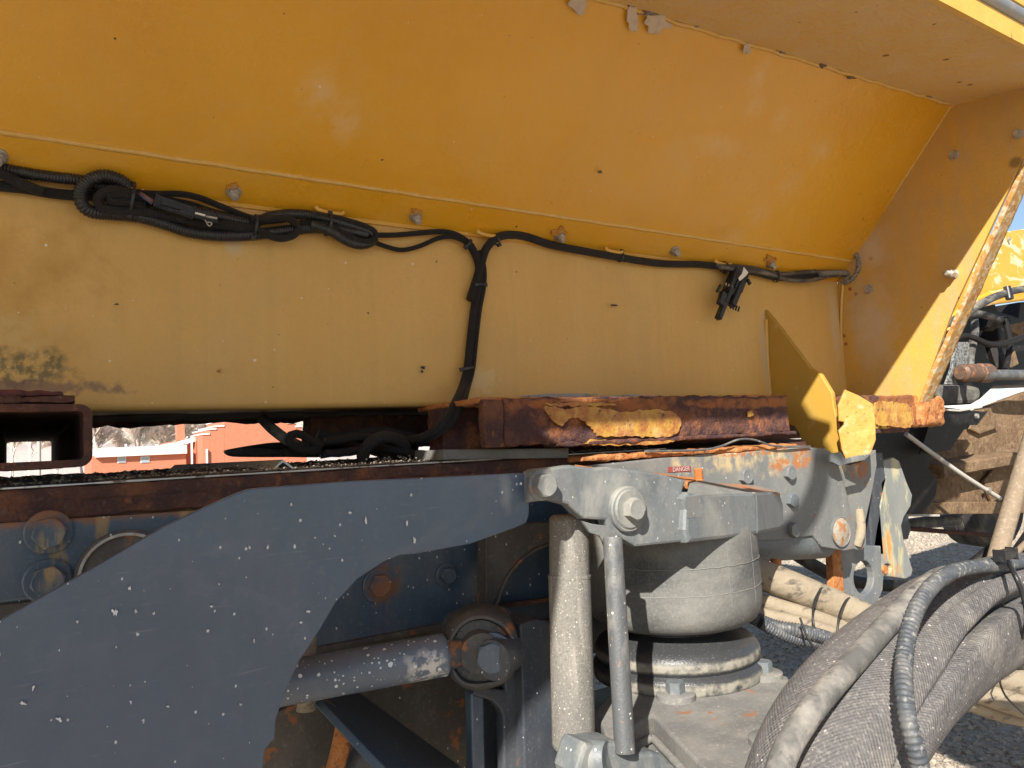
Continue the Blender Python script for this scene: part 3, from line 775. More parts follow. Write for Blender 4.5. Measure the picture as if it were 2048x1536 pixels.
# end panel, trapezoid across the body
EPo = [(1684, 800), (1680, 640), (1690, 540), (1712, 498), (1905, 208), (2048, 172), (2060, 169), (2200, -60), (2180, 40), (2056, 306), (1958, 530), (1880, 690), (1836, 800)]
ep = slab('end_panel', [(1672, 806), (1672, 640), (1676, 520), (1700, 490), (1905, 206), (2062, 166), (2110, 160), (2058, 290), (1972, 475), (1905, 620), (1836, 806)], PE, .01, m_end, body, bev=.001)
# flange along its front edge (faces the viewer, peeling)
qa, qb = U(1838, 803, PE), U(2085, 242, PE)
dv = (qb-qa).normalized(); wd = Vector((1, 0, 0))
nrm_edge = dv.cross(wd).normalized()
if nrm_edge.y > 0: nrm_edge = -nrm_edge
bm = bmesh.new(); G = []
for i in range(121):
    p = qa.lerp(qb, i/120); rw = []
    for j in range(9):
        q = p+Vector((.004+.050*j/8, 0, 0))+nrm_edge*(.004+(.0016*noise.noise(p*60+Vector((j*.6, 0, 0))))*(1 if i < 70 else .25))
        if j == 8: q.x += .003*noise.noise(p*60)
        rw.append(bm.verts.new(q))
    rw += [bm.verts.new(rw[-1].co-nrm_edge*.01), bm.verts.new(rw[0].co-nrm_edge*.01)]
    G.append(rw)
for i in range(120):
    for j in range(11): bm.faces.new((G[i][j], G[i+1][j], G[i+1][(j+1) % 11], G[i][(j+1) % 11])).smooth = j < 8
bmesh.ops.recalc_face_normals(bm, faces=bm.faces)
from_bm('end_flange', bm, m_edge, body)
# caulk beads in the corners
sweep('corner_bead', [U(1686, 800, PE)+Vector((-.004, 0, 0)), U(1684, 640, PE)+Vector((-.004, 0, 0)), U(1688, 560, PE)+Vector((-.004, 0, 0))], .004, m_bead, body, seg=8)
sweep('corner_bead', [U(1710, 505, PE)+Vector((-.002, 0, 0)), U(1800, 370, PE)+Vector((-.002, 0, 0)), U(1902, 212, PE)+Vector((-.002, 0, 0))], .0045, m_bead, body, seg=8)
sweep('corner_bead', [U(1906, 209, PE)+Vector((-.002, 0, 0)), U(1975, 190, PE)+Vector((-.002, 0, 0)), U(2070, 166, PE)+Vector((-.002, 0, 0))], .0045, m_bead, body, seg=8)
# bolts on the end panel
for (x, y, r_) in ((1908, 310, .010), (2037, 268, .009), (1738, 578, .011)):
    bolt(body, U(x, y, PE)+Vector((-.001, 0, 0)), (-1, 0, 0), r_, .007, m_galv, wr=r_*1.25, wh=.0025, name='bolt')
bolt(body, U(1908, 548, PE)+Vector((-.001, 0, 0)), (-1, 0, 0), .010, .020, m_galv, wr=.012, wh=.003, stud=(.007, .016), name='bolt')
# nuts with stud ends along the strip
sn = Vector((0, -(sz-zs), (sy-WALL_Y))).normalized()
strip = P3((0, WALL_Y-.006, zs), (1, WALL_Y-.006, zs), (0, sy, sz))
for k, (x, y) in enumerate(((-4, 312), (467, 383), (831, 433), (1119, 471), (1349, 501), (1541, 527))):
    bolt(body, U(x, y, strip), strip.n+Vector((0, 0, -.15)), .0098, .008, m_galv, wr=.0125, wh=.003, stud=(.0062, .011), name='nut', spin=.3*k)
# welded cable studs (yellow T-shaped clips)
def clip(x0, y0, x1, y1):
    a, b = UY(x0, y0, WALL_Y-.022), UY(x1, y1, WALL_Y-.022)
    mid = a.lerp(b, .5)
    sweep('cable_clip', [a+Vector((0, 0, .004)), a, mid+Vector((0, 0, -.002)), b, b+Vector((0, 0, .004))], .0042, m_yel, body, seg=8, step=.003)
    sweep('clip_stud', [mid, mid+Vector((0, .03, 0))], .0035, m_yel, body, seg=8)
for c in ((634, 418, 684, 428), (957, 465, 997, 473), (1213, 499, 1243, 505), (1432, 524, 1460, 530), (262, 380, 284, 384)): clip(*c)
# grommet where the harness leaves through the end panel
m_gro = M('cracked_grey_grommet', (.25, .23, .20), .8, layers=[dict(k='noise', c=(.06, .05, .045), s=200, lo=.5, hi=.6, a=.8)], bump=[('noise', 250, .003)])
sweep('grommet', [U(x, y, PE)+Vector((-.006, 0, 0)) for x, y in ((1710, 502), (1719, 520), (1717, 542), (1704, 560), (1686, 567))], .0058, m_gro, body, seg=8, step=.004, corr=.012)
# bare patches where paint has come off (thin flat flakes of primer, edges irregular)
def flake(cx, cy, w_, h_, pl, mat, seed, par=body, n=26, name='paint_chip', rough=.35):
    rnd = random.Random(seed); pts = []
    for i in range(n):
        a = 6.283*i/n; rr_ = 1+rough*(noise.noise(Vector((math.cos(a)*1.6, math.sin(a)*1.6, seed)))*1.4)+rnd.uniform(-.1, .1)
        pts.append(U(cx+w_*.5*math.cos(a)*rr_, cy+h_*.5*math.sin(a)*rr_, pl)+pl.n*.004)
    pl2 = Pl(pl.o+pl.n*.004, pl.e1, pl.e2)
    return slab(name, pts, pl2, .003, mat, par, bev=.0003, world=True)
m_chipd = M('dark_bare_metal_patch', (.13, .085, .055), .85, layers=[dict(k='noise', c=(.3, .26, .22), s=80, lo=.5, hi=.65, a=.8)], bump=[('noise', 120, .002)])
np3 = Pl(n_pl.o+n_pl.n*.004, n_pl.e1, n_pl.e2)
for i, (x, y, a, b, m_) in enumerate(((1158, 6, 40, 34, m_chip), (1264, 34, 22, 56, m_chip), (1312, 44, 46, 36, m_chip), (1492, 98, 16, 18, m_chip), (1262, 8, 20, 14, m_chipd), (1312, 14, 10, 16, m_chipd), (1300, 26, 50, 8, m_chipd), (1541, 80, 24, 20, m_chipd), (1570, 99, 34, 12, m_chipd), (1643, 129, 12, 12, m_chipd), (1612, 107, 9, 5, m_chipd), (1700, 155, 16, 5, m_chipd), (1480, 66, 14, 6, m_chipd), (1392, 52, 8, 4, m_chipd), (1860, 192, 14, 4, m_chipd), (1554, 90, 8, 16, m_chipd), (1685, 134, 26, 4, m_chipd), (1630, 112, 20, 3, m_chipd), (1199, 343, 9, 5, m_chipd))):
    flake(x, y, a, b, np3, m_, i, rough=.5)
pb_ = Pl(n_pl.o+n_pl.n*.0045, n_pl.e1, n_pl.e2)
for i, (xa, ya, xb, yb) in enumerate(((1318, 30, 1392, 52), (1400, 55, 1480, 78), (1486, 80, 1560, 101), (1566, 103, 1600, 112), (1655, 133, 1740, 160), (1765, 166, 1835, 188))):
    q = [U(x, y, pb_) for x, y in ((xa, ya), ((xa+xb)/2, (ya+yb)/2-1.6), (xb, yb), ((xa+xb)/2, (ya+yb)/2+2.0))]
    slab('seam_crack', q, pb_, .003, m_chipd, body, bev=.0002, world=True)
Wp = PY(WALL_Y-.006)
for i, (x, y, a, b, m_) in enumerate(((845, 735, 9, 6, m_plastic), (843, 743, 4, 5, m_plastic), (1227, 611, 12, 4, m_plastic), (233, 609, 7, 3, m_plastic), (438, 742, 8, 6, m_rusto))):
    flake(x, y, a, b, Wp, m_, 40+i, name='stuck_debris', rough=.7)
m_stain = M('orange_rust_bloom', (.42, .17, .03), .9, layers=[dict(k='noise', c=(.5, .27, .05), s=150, lo=.4, hi=.6, a=.7)])
for k, (x, y) in enumerate(((2, 322), (831, 424), (467, 374), (1119, 463), (1541, 520))):
    flake(x, y, 24, 16, strip, m_stain, 120+k, name='rust_bloom', rough=.8)
# sealant smear and rusty skirt above the steel angle
for i, (a, b, y, h_) in enumerate(((1044, 1200, 792, 11), (1210, 1320, 795, 10), (1330, 1400, 796, 9), (1408, 1528, 796, 9))):
    flake((a+b)/2, y, b-a, h_, PY(WALL_Y-.012), m_primer, 60+i, name='sealant', rough=.3, n=40)

# gusset plate and second hook plate (stand across the wall)
m_gus = M('olive_stained_yellow_paint', (.46, .27, .04), .5, layers=[dict(k='noise', c=(.40, .27, .07), s=9, lo=.4, hi=.7, a=.8), dict(k='noise', c=(.55, .42, .22), s=40, lo=.6, hi=.75, a=.5, r=.7)], bump=[('noise', 40, .001), ('fine', 300, .0004)])
PG = PX(U(1536, 700, W).x)
gp = slab('gusset_plate', [(1530, 619), (1560, 655), (1621, 736), (1641, 748), (1664, 786), (1668, 815), (1682, 870), (1690, 915), (1680, 926), (1655, 922), (1622, 914), (1608, 895), (1598, 868), (1588, 852), (1560, 845), (1541, 812), (1534, 720)], PG, .014, m_gus, body, holes=[], bev=.003)
m_hook = M('rust_flecked_yellow_plate', (.47, .235, .04), .6, layers=[dict(k='noise', c=(.52, .33, .09), s=30, lo=.45, hi=.7, a=.8), dict(k='noise', c=(.26, .10, .03), s=90, lo=.60, hi=.68, a=.8, r=.9), dict(k='noise', c=(.48, .38, .24), s=45, lo=.58, hi=.7, a=.6)], bump=[('noise', 60, .002)])
ha, hb_ = UY(1684, 850, 1.083), UY(1750, 850, 1.035)
P2 = P3(ha, hb_, ha+Vector((0, 0, 1)))
slab('hook_plate', [(1676, 812), (1690, 779), (1716, 790), (1746, 808), (1751, 840), (1752, 880), (1742, 906), (1722, 920), (1694, 924), (1684, 900), (1677, 862), (1688, 850), (1688, 844), (1678, 842)], P2, .012, m_hook, body, bev=.002)
slab('hook_tip', [(1662, 908), (1682, 904), (1690, 918), (1712, 912), (1742, 908), (1730, 920), (1700, 926), (1680, 932), (1664, 924)], PY(1.045), .008, m_lit, body, bev=.001)
sweep('corner_bead', [U(1532, 640, PG)+Vector((-.004, -.003, 0)), U(1535, 720, PG)+Vector((-.004, -.003, 0)), U(1540, 796, PG)+Vector((-.004, -.003, 0))], .005, m_bead, body, seg=8)

# out-of-view plates and a hose, added only for the shade they cast
PD = Pl((0, 0, H+.74), (1, 0, 0), (0, 1, 0))
def wpoly(name, xy, mat, holes=(), th=.02):
    return slab(name, [Vector((x, y, H+.74)) for x, y in xy], PD, th, mat, body, holes=[[Vector((x, y, H+.74)) for x, y in h] for h in holes], world=True)
wpoly('shade_plate_left', [(-.06, .50), (-.10, .28), (-.21, .175), (-.29, .118), (-.372, .062), (-.48, .0), (-.62, -.045), (-.80, -.10), (-1.0, -.17), (-1.3, -.30), (-2.8, -.6), (-2.8, .50)], m_yel)  # unseen plate added to shade the left half, edge cut to that shadow
wpoly('shade_plate_slotted', [(-.055, .465), (.86, .48), (.90, .62), (-.055, .60)], m_yel, holes=[[(.10, .505), (.17, .50), (.30, .51), (.30, .525), (.20, .53), (.10, .522)]])  # unseen plate added to shade the angle, slot lets a sun streak through
wpoly('shade_plate_dappled', [(.76, .10), (2.3, .10), (2.3, -.95), (.62, -.95), (.62, -.25)], m_yel, holes=[[(1.08, -.26), (1.14, -.24), (1.18, -.30), (1.12, -.34)], [(1.22, -.36), (1.30, -.34), (1.30, -.42), (1.24, -.42)], [(.85, -.50), (.93, -.46), (1.0, -.52), (.95, -.60), (.88, -.58)], [(1.1, -.62), (1.16, -.58), (1.2, -.66), (1.14, -.70)], [(.72, -.62), (.77, -.58), (.80, -.66), (.74, -.70)], [(.62, -.80), (.74, -.78), (.72, -.88), (.62, -.90)]])  # unseen plate added to shade the gravel, holes make the sun dapples
lp_ = [UY(x, y, 1.08)-Vector((1.22, 1, -1.1))*.9 for x, y in ((1655, 860), (1644, 905), (1640, 960), (1622, 1015), (1585, 1062), (1530, 1090), (1440, 1110))]
sweep('shade_hose', [lp_[0]+Vector((.3, .6, .35))]+lp_+[lp_[-1]+Vector((-.5, .3, .2))], .019, m_hoseblk, body, seg=14, step=.02)  # unseen hose added to throw the curved shadow band on the mounting plate
# ================================================================ THE RUSTY ANGLE UNDER THE BODY
ANG_Y = 1.10
xa = UY(968, 840, ANG_Y).x; xb = UY(1872, 826, ANG_Y).x; xm = UY(1008, 850, ANG_Y).x
za = UY(1000, 796, ANG_Y).z; zb2 = UY(1000, 893, ANG_Y).z
ang = thing('steel_angle', (xa, ANG_Y, zb2), 'long heavily rusted steel angle with yellow paint remnants lying under the yellow body', 'steel beam')
hgt = za-zb2
xg = UY(1580, 840, ANG_Y).x
rbox('web', ((xm+xg)/2, ANG_Y+.008, (za+zb2)/2), (xg-xm, .016, hgt), m_beam, ang, r=.004, seg=.0065, amp=.0040, fr=45)
rbox('web', ((xa+xm)/2-.002, ANG_Y+.006, (za+zb2)/2-.002), (xm-xa, .020, hgt*1.0), m_rustd, ang, r=.004, seg=.006, amp=.0022, fr=60)
rbox('flange', ((xa+xg)/2-.004, ANG_Y+.125, za-.003), (xg-xa, .235, .010), m_rusto, ang, r=.003, seg=.009, amp=.0025, fr=60)
xh = 1.665
rbox('web', ((xh+xb)/2, ANG_Y+.012, (za+zb2)/2-.003), (xb-xh, .016, hgt*1.02), m_beam, ang, r=.004, seg=.008, amp=.004, fr=45)
rbox('end_block', (xb-.03, ANG_Y+.03, (za+zb2)/2-.002), (.12, .08, hgt*1.0), m_rusto, ang, r=.012, seg=.006, amp=.005, fr=50)
rbox('foot_strip', ((xm+xg)/2+.06, ANG_Y+.018, zb2-.002), (xg-xm-.10, .05, .007), m_beam, ang, r=.002, seg=.008, amp=.0035, fr=40)
m_oldyel = M('cracked_old_yellow_paint', (.46, .26, .045), .6, layers=[
    dict(k='noise', c=(.32, .12, .035), s=38, lo=.40, hi=.58, a=.9), dict(k='noise', c=(.58, .40, .16), s=30, lo=.52, hi=.7, a=.6),
    dict(k='noise', c=(.06, .04, .03), s=70, lo=.62, hi=.66, a=.9)], bump=[('noise', 90, .003), ('noise', 25, .003)])
def remnant(pts, seed, y=ANG_Y-.0055):
    q = smooth([UY(a, b, y) for a, b in pts], 7, True)
    q = [p+Vector((.0042*noise.noise(p*95+Vector((seed, 0, 0)))+.002*noise.noise(p*330), 0, .0042*noise.noise(p*95+Vector((0, seed, 4)))+.002*noise.noise(p*330+Vector((2, 2, 2))))) for p in q]
    slab('paint_remnant', q, PY(y), .004, m_oldyel, ang, bev=.0006, world=True)
remnant([(1088, 812), (1130, 817), (1180, 812), (1250, 824), (1300, 818), (1345, 824), (1362, 842), (1358, 862), (1340, 872), (1300, 874), (1250, 872), (1205, 873), (1188, 862), (1172, 845), (1150, 836), (1134, 842), (1122, 852), (1108, 846), (1098, 832)], 1)
remnant([(1095, 806), (1160, 805), (1230, 808), (1225, 812), (1160, 812), (1110, 813)], 2)
remnant([(1195, 878), (1260, 884), (1330, 880), (1350, 884), (1300, 890), (1230, 891), (1170, 888)], 3)
remnant([(1496, 826), (1504, 822), (1508, 830), (1500, 834)], 4)
remnant([(1752, 806), (1790, 804), (1820, 812), (1828, 840), (1815, 856), (1780, 852), (1755, 848)], 5, ANG_Y-.002)
# yellow block between angle and frame, seen in the shade
blk = thing('spacer_block', (xa, 1.3, zb2), 'shaded rusty yellow spacer block standing behind the open end of the steel angle', 'spacer')
rbox('block', ((UY(885, 850, 1.22).x+xm+.16)/2, 1.25, (za+zb2)/2-.006), (xm+.16-UY(885, 850, 1.22).x, .06, hgt*.96), m_beam, blk, r=.004, seg=.01, amp=.003)
rbox('dark_fill', (1.50, 1.34, (za+zb2)/2-.012), (1.45, .16, hgt*1.12), m_rustd, blk, r=.004)  # dark fill added to close the bright see-through gap behind the angle
rbox('rear_block', (UY(790, 850, 1.45).x, 1.50, (za+zb2)/2+.002), (.34, .06, hgt*.82), m_rustd, blk, r=.004, seg=.01, amp=.004)
# rubber pad
zd = UY(590, 941, CH_Y).z                              # top of the deck sheet
rp = slab('rubber_pad', [(888, 899), (1138, 896), (1139, 916), (888, 920)], PY(1.135), .12, m_rubber, None, bev=.003)
tag(rp, 'flat black rubber pad squeezed between the steel angle and the frame top', 'rubber pad')

# ================================================================ THE FRAME RAIL
fr_ = thing('chassis_beam', (1.0, CH_Y, zd), 'blue grey truck frame with a rust eaten top flange running across the picture', 'truck frame')
ZT, ZB = H-.036, H-.292
xr = UY(1500, 1000, CH_Y).x
rbox('top_flange', ((-.6+xr+.2)/2, CH_Y+.06, zd-.012), (xr+.8, .15, .018), m_rustd, fr_, r=.003, seg=.012, amp=.003, fr=40)
rbox('web', ((-.6+xr)/2, CH_Y+.006, (ZT+ZB)/2), (xr+.6, .008, ZT-ZB+.01), m_rail, fr_, r=.002)
rbox('bottom_flange', ((-.6+xr)/2, CH_Y+.035, ZB-.002), (xr+.6, .075, .010), m_brownd, fr_, r=.004, seg=.02, amp=.001)
rbox('rust_lip', ((-.6+xr)/2, CH_Y-.008, zd-.030), (xr+.6, .010, .026), m_rustd, fr_, r=.003, seg=.009, amp=.0035, fr=35)
# sheet strip on top, bright edge
rbox('sheet_edge', ((-.6+1.2)/2-.15, CH_Y-.012, zd-.0005), (1.95, .008, .0028), m_zinc, fr_, r=.0008, seg=.02, amp=.0008, fr=20)
rbox('deck_sheet', (.3, CH_Y+.42, zd-.003), (2.6, .85, .004), m_dirt, fr_, r=.001)
# far rail and cross members below, all in deep shade
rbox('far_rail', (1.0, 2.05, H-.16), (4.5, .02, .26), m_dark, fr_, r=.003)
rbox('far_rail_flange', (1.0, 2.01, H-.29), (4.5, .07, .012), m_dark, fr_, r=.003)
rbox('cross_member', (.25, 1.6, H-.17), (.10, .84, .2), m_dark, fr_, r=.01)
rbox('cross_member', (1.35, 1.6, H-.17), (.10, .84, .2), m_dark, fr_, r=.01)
# backing plate bolted on at the left
slab('backing_plate', [(-160, 1050), (0, 1046), (250, 1030), (520, 1012), (640, 1010), (640, 1060), (330, 1165), (110, 1192), (0, 1205), (-160, 1225)], PY(CH_Y-.014), .010, m_rail, fr_, bev=.002)
slab('backing_plate', [(-160, 1228), (0, 1208), (110, 1196), (240, 1185), (200, 1420), (-160, 1440)], PY(CH_Y+.0), .010, m_brownd, fr_, bev=.002)
for (x, y) in ((97, 1064), (95, 1161)):
    bolt(fr_, UY(x, y, CH_Y-.014), (0, -1, 0), .0205, .013, m_rail, wr=.028, wh=.006, spin=.2)
ci = UY(250, 1150, CH_Y-.016)
lathe('round_boss', ci, [(.0, -.004), (.054, -.004), (.060, .0), (.060, .006), (.052, .008), (.049, .003), (.0, .003)], m_brownd, fr_, axis=(0, -1, 0), cap=False)
lathe('boss_ring', ci+Vector((0, -.001, 0)), [(.055, .003), (.0565, .0095), (.053, .0095), (.0515, .003)], m_galv, fr_, axis=(0, -1, 0), cap=False, seg=48)
for (x, y, r_) in ((757, 1170, .019), (893, 1150, .014)):
    bolt(fr_, UY(x, y, CH_Y), (0, -1, 0), r_, .010, m_rail, wr=r_*1.45, wh=.003)
# dirt heaped on the deck
bm = bmesh.new(); prev = None
for i in range(221):
    x = -.5+2.1*i/220; c = []
    for j in range(30):
        y = CH_Y-.004+.80*j/29; e = min(1, j/3.0)
        pl_ = .0012+e*(.002+.008*max(0, noise.noise(Vector((x*7, y*7, 1)))+.3)+.005*noise.noise(Vector((x*45, y*45, 2)))+.003*noise.noise(Vector((x*120, y*120, 2))))
        c.append(bm.verts.new((x, y, zd+pl_)))
    if prev:
        for k in range(29): bm.faces.new((prev[k], prev[k+1], c[k+1], c[k])).smooth = True
    prev = c
bmesh.ops.recalc_face_normals(bm, faces=bm.faces)
tag(from_bm('dirt', bm, m_dirt), 'dark crumbly dirt lying along the top of the frame', kind='stuff')
rnd = random.Random(9); vs = []; fs = []
for i in range(1500):
    x = rnd.uniform(-.3, 1.1); y = CH_Y-.008+abs(rnd.gauss(0, .05)); s = rnd.uniform(.0008, .0032); b = len(vs)
    z = zd+.003+(.010 if y > CH_Y+.03 else .002)*rnd.random()
    for p in ((1, 0, 0), (-1, 0, 0), (0, 1, 0), (0, -1, 0), (0, 0, 1), (0, 0, -1)): vs.append((x+p[0]*s*rnd.uniform(.6, 1.4), y+p[1]*s, z+p[2]*s*rnd.uniform(.5, 1)))
    for a, c, d in ((0, 2, 4), (2, 1, 4), (1, 3, 4), (3, 0, 4), (2, 0, 5), (1, 2, 5), (3, 1, 5), (0, 3, 5)): fs.append((b+a, b+c, b+d))
me = bpy.data.meshes.new('grit'); me.from_pydata(vs, [], fs)
m_grit = M('mixed_grit', (.16, .13, .10), .95, layers=[dict(k='noise', c=(.40, .36, .30), s=300, lo=.5, hi=.6, a=.9)])
tag(link('grit', me, m_grit), 'small loose grit scattered along the frame edge', kind='stuff')
# mounting plates on the right end of the frame
MP = PY(1.08)
slab('mounting_plate', [(1170, 932), (1330, 915), (1500, 903), (1600, 893), (1652, 897), (1672, 910), (1694, 985), (1712, 1075), (1706, 1099), (1690, 1102), (1644, 1094), (1626, 1072), (1560, 1080), (1420, 1086), (1200, 1080)], MP, .016, m_lit_r, fr_, bev=.003)
rbox('plate_top_edge', ((UY(1180, 930, 1.09).x+UY(1590, 897, 1.09).x)/2, 1.13, UY(1400, 906, 1.08).z+.002), (UY(1590, 897, 1.09).x-UY(1180, 930, 1.09).x, .10, .010), m_rusto, fr_, r=.003, seg=.009, amp=.004, fr=45)
pl_a, pl_b = UY(1440, 1088, 1.12), UY(1648, 1078, 1.12)
sweep('frame_tube', [pl_a+Vector((-.3, .01, 0)), pl_a+Vector((0, .01, 0)), pl_b+Vector((0, .01, 0))], .045, m_lit, fr_, seg=28, step=.05)
for (x, y, r_) in ((1575, 946, .0165), (1487, 953, .017), (1580, 1000, .016), (1583, 1060, .0165)):
    bolt(fr_, UY(x, y, 1.08), (0, -1, 0), r_, .013, m_lit, wr=0, wh=.0, spin=.4)
    
lathe('pin_head', UY(1679, 1063, 1.08), [(.0, .0), (.033, 0), (.033, .004), (.030, .006), (.0, .006)], M('rusty_pin_face', (.34, .30, .24), .8, layers=[dict(k='noise', c=(.36, .15, .05), s=60, lo=.48, hi=.58, a=.9)], bump=[('noise', 90, .004)]), fr_, axis=(0, -1, 0), cap=False, seg=40)
lathe('pin_rim', UY(1679, 1063, 1.08), [(.0335, 0), (.0345, .006), (.0325, .0065), (.031, .004)], m_lit_r, fr_, axis=(0, -1, 0), cap=False, seg=40)
MP2 = PY(1.15)
slab('hook_bracket', [(1678, 925), (1700, 930), (1720, 925), (1752, 900), (1754, 930), (1744, 985), (1732, 1040), (1733, 1090), (1722, 1102), (1706, 1098), (1690, 1050)], PY(1.12), .014, m_lit_r, fr_, bev=.002)
sweep('shackle_rib', [UY(1718, 1020, 1.12), UY(1722, 1060, 1.11), UY(1714, 1090, 1.12)], .011, m_tan, fr_, seg=10)
slab('rear_hanger', [(1742, 905), (1765, 905), (1772, 960), (1760, 1010), (1768, 1110), (1745, 1110), (1738, 1000)], PY(1.2), .03, m_dark, fr_, bev=.003)
lf = thing('lifting_eye_plate', UY(1720, 1150, 1.15), 'grey plate with a large oval hole hanging below the frame end', 'lifting lug')
slab('eye_plate', [(1672, 1090), (1762, 1092), (1764, 1140), (1768, 1150), (1766, 1180), (1752, 1214), (1716, 1204), (1690, 1190), (1676, 1160)], PY(1.16), .02, m_lit, lf, holes=[circ(1728, 1155, 20, 34, 20)], bev=.003)
slab('rusty_edge_strip', [(1664, 1095), (1682, 1095), (1690, 1192), (1668, 1180)], PY(1.155), .02, m_rusto, lf, bev=.002)
wv = thing('wavy_bracket', UY(1780, 1150, 1.2), 'wavy edged grey bracket with orange rust streaks and a small hole beside the lifting eye', 'bracket')
m_wavy = grey('pale_grey_with_orange_streaks', (.22, .235, .225), dirt=.5, speck=.3, rough=.55, extra=[
    dict(k='noise', c=(.50, .45, .25), s=(25, 25, 8), lo=.5, hi=.6, a=.7), dict(k='streak', c=(.52, .24, .06), s=(60, 60, 7), lo=.42, hi=.52, a=.95, at=[at(1775, 1095, PY(1.2), (.032, .2, .055)), at(1790, 1140, PY(1.2), (.03, .2, .03))], mw=1.3)])
slab('plate', [(1768, 920), (1788, 915), (1799, 922), (1814, 965), (1825, 990), (1822, 1012), (1808, 1035), (1803, 1052), (1808, 1080), (1826, 1140), (1823, 1152), (1812, 1158), (1770, 1152), (1748, 1148), (1745, 1110), (1752, 1060), (1764, 1000), (1762, 965), (1772, 952), (1764, 935)], PY(1.2), .018, m_wavy, wv, holes=[circ(1776, 1136, 8, 9, 16)], bev=.003)
bolt(wv, UY(1768, 1139, 1.2), (0, -1, 0), .012, .006, m_rusto, name='bolt')
# danger sticker
st = slab('sticker', [(1336, 934), (1382, 932), (1382, 943), (1336, 945)], PY(1.079), .0006, m_red, fr_, bev=.0001)
def text(s, cx, cy, wpx, pl, mat, parent, proud=.0008):
    cu = bpy.data.curves.new('lettering', 'FONT'); cu.body = s; cu.align_x = 'CENTER'; cu.align_y = 'CENTER'; cu.extrude = .0002; cu.size = 1
    tmp = bpy.data.objects.new('lettering', cu); me = bpy.data.meshes.new_from_object(tmp)
    bpy.data.objects.remove(tmp)
    xs = [v.co.x for v in me.vertices]; wd = max(xs)-min(xs)
    k = (U(cx+wpx/2, cy, pl)-U(cx-wpx/2, cy, pl)).length/wd
    o = U(cx, cy, pl)+pl.n*proud
    me.transform(Matrix(((pl.e1.x*k, pl.e2.x*k, pl.n.x*k, o.x), (pl.e1.y*k, pl.e2.y*k, pl.n.y*k, o.y), (pl.e1.z*k, pl.e2.z*k, pl.n.z*k, o.z), (0, 0, 0, 1))))
    return link('lettering', me, mat, parent)
text('DANGER', 1362, 938.5, 34, PY(1.0784), m_lw, st)
# thin strap bulging between angle and frame
stp = thing('flat_strap', UY(1500, 885, 1.09), 'thin grey strap arching between the rusty angle and the frame', 'strap')
sweep('strap', path([(1290, 903, 1.075), (1400, 900, 1.07), (1440, 893, 1.07), (1478, 879, 1.07), (1510, 880, 1.07), (1550, 892, 1.07), (1620, 893, 1.075)]), .0022, m_rod, stp, seg=8, step=.01)

# ================================================================ THE SQUARE TUBE AT THE LEFT
sq = thing('square_tube', UY(80, 940, 1.12), 'open ended rusty square tube crossing on top of the frame, daylight showing through it', 'steel tube')
TY = 1.12
o1 = [UY(-90, 800, TY), UY(166, 797, TY), UY(183, 815, TY), UY(181, 915, TY), UY(165, 933, TY), UY(-90, 947, TY)]
o1 = [Vector((p.x, TY, p.z)) for p in o1]
zt_, zbm = o1[1].z, o1[4].z
x0_, x1_ = o1[0].x, o1[2].x
xi0, xi1 = UY(-12, 860, TY).x, UY(168, 860, TY).x
zi0, zi1 = UY(90, 922, TY).z, UY(90, 822, TY).z
wt = .009; x0_ = xi0-wt
def rrect(x0, x1, z0, z1, r, n=5):
    P_ = []
    for cx, cz, a0 in ((x1-r, z1-r, 0), (x0+r, z1-r, 90), (x0+r, z0+r, 180), (x1-r, z0+r, 270)):
        for k in range(n+1):
            a = R(a0+90*k/n); P_.append((cx+r*math.cos(a), cz+r*math.sin(a)))
    return P_
bm = bmesh.new(); outer = rrect(x0_, xi1+wt, zi0-wt, zi1+wt, .014); inner = rrect(xi0, xi1, zi0, zi1, .006)
rings = []
ny = 40; LT = 1.18
for k in range(ny+1):
    y = TY+LT*k/ny
    ro = []
    for (x, z) in outer:
        q = Vector((x, y, z)); ro.append(bm.verts.new(q+Vector((.002*noise.noise(q*60), .002*noise.noise(q*50+Vector((3, 3, 3))) if k == 0 else 0, .002*noise.noise(q*60+Vector((9, 0, 0)))))))
    rings.append((ro, [bm.verts.new((x, y, z)) for (x, z) in inner]))
n = len(outer)
for k in range(ny):
    for i in range(n):
        j = (i+1) % n
        bm.faces.new((rings[k][0][i], rings[k][0][j], rings[k+1][0][j], rings[k+1][0][i])).smooth = True
        bm.faces.new((rings[k][1][j], rings[k][1][i], rings[k+1][1][i], rings[k+1][1][j])).smooth = True
for k in (0, ny):
    for i in range(n):
        j = (i+1) % n; bm.faces.new((rings[k][0][i], rings[k][0][j], rings[k][1][j], rings[k][1][i]))
bmesh.ops.recalc_face_normals(bm, faces=bm.faces)
from_bm('tube_wall', bm, m_rustd, sq)
rbox('rust_layer', ((x0_+xi1)/2-.005, TY+.10, zi1+wt+.006), (xi1-x0_-.01, .20, .009), m_rustd, sq, r=.002, seg=.006, amp=.004, fr=50)
m_redr = M('dull_red_rust_paint', (.16, .045, .04), .8, layers=[dict(k='noise', c=(.07, .035, .03), s=40, lo=.45, hi=.6, a=.9)], bump=[('noise', 90, .004)])
rbox('rust_layer', ((x0_+xi1)/2-.012, TY+.115, zi1+wt+.016), (xi1-x0_-.02, .17, .007), m_redr, sq, r=.002, seg=.006, amp=.0045, fr=55)

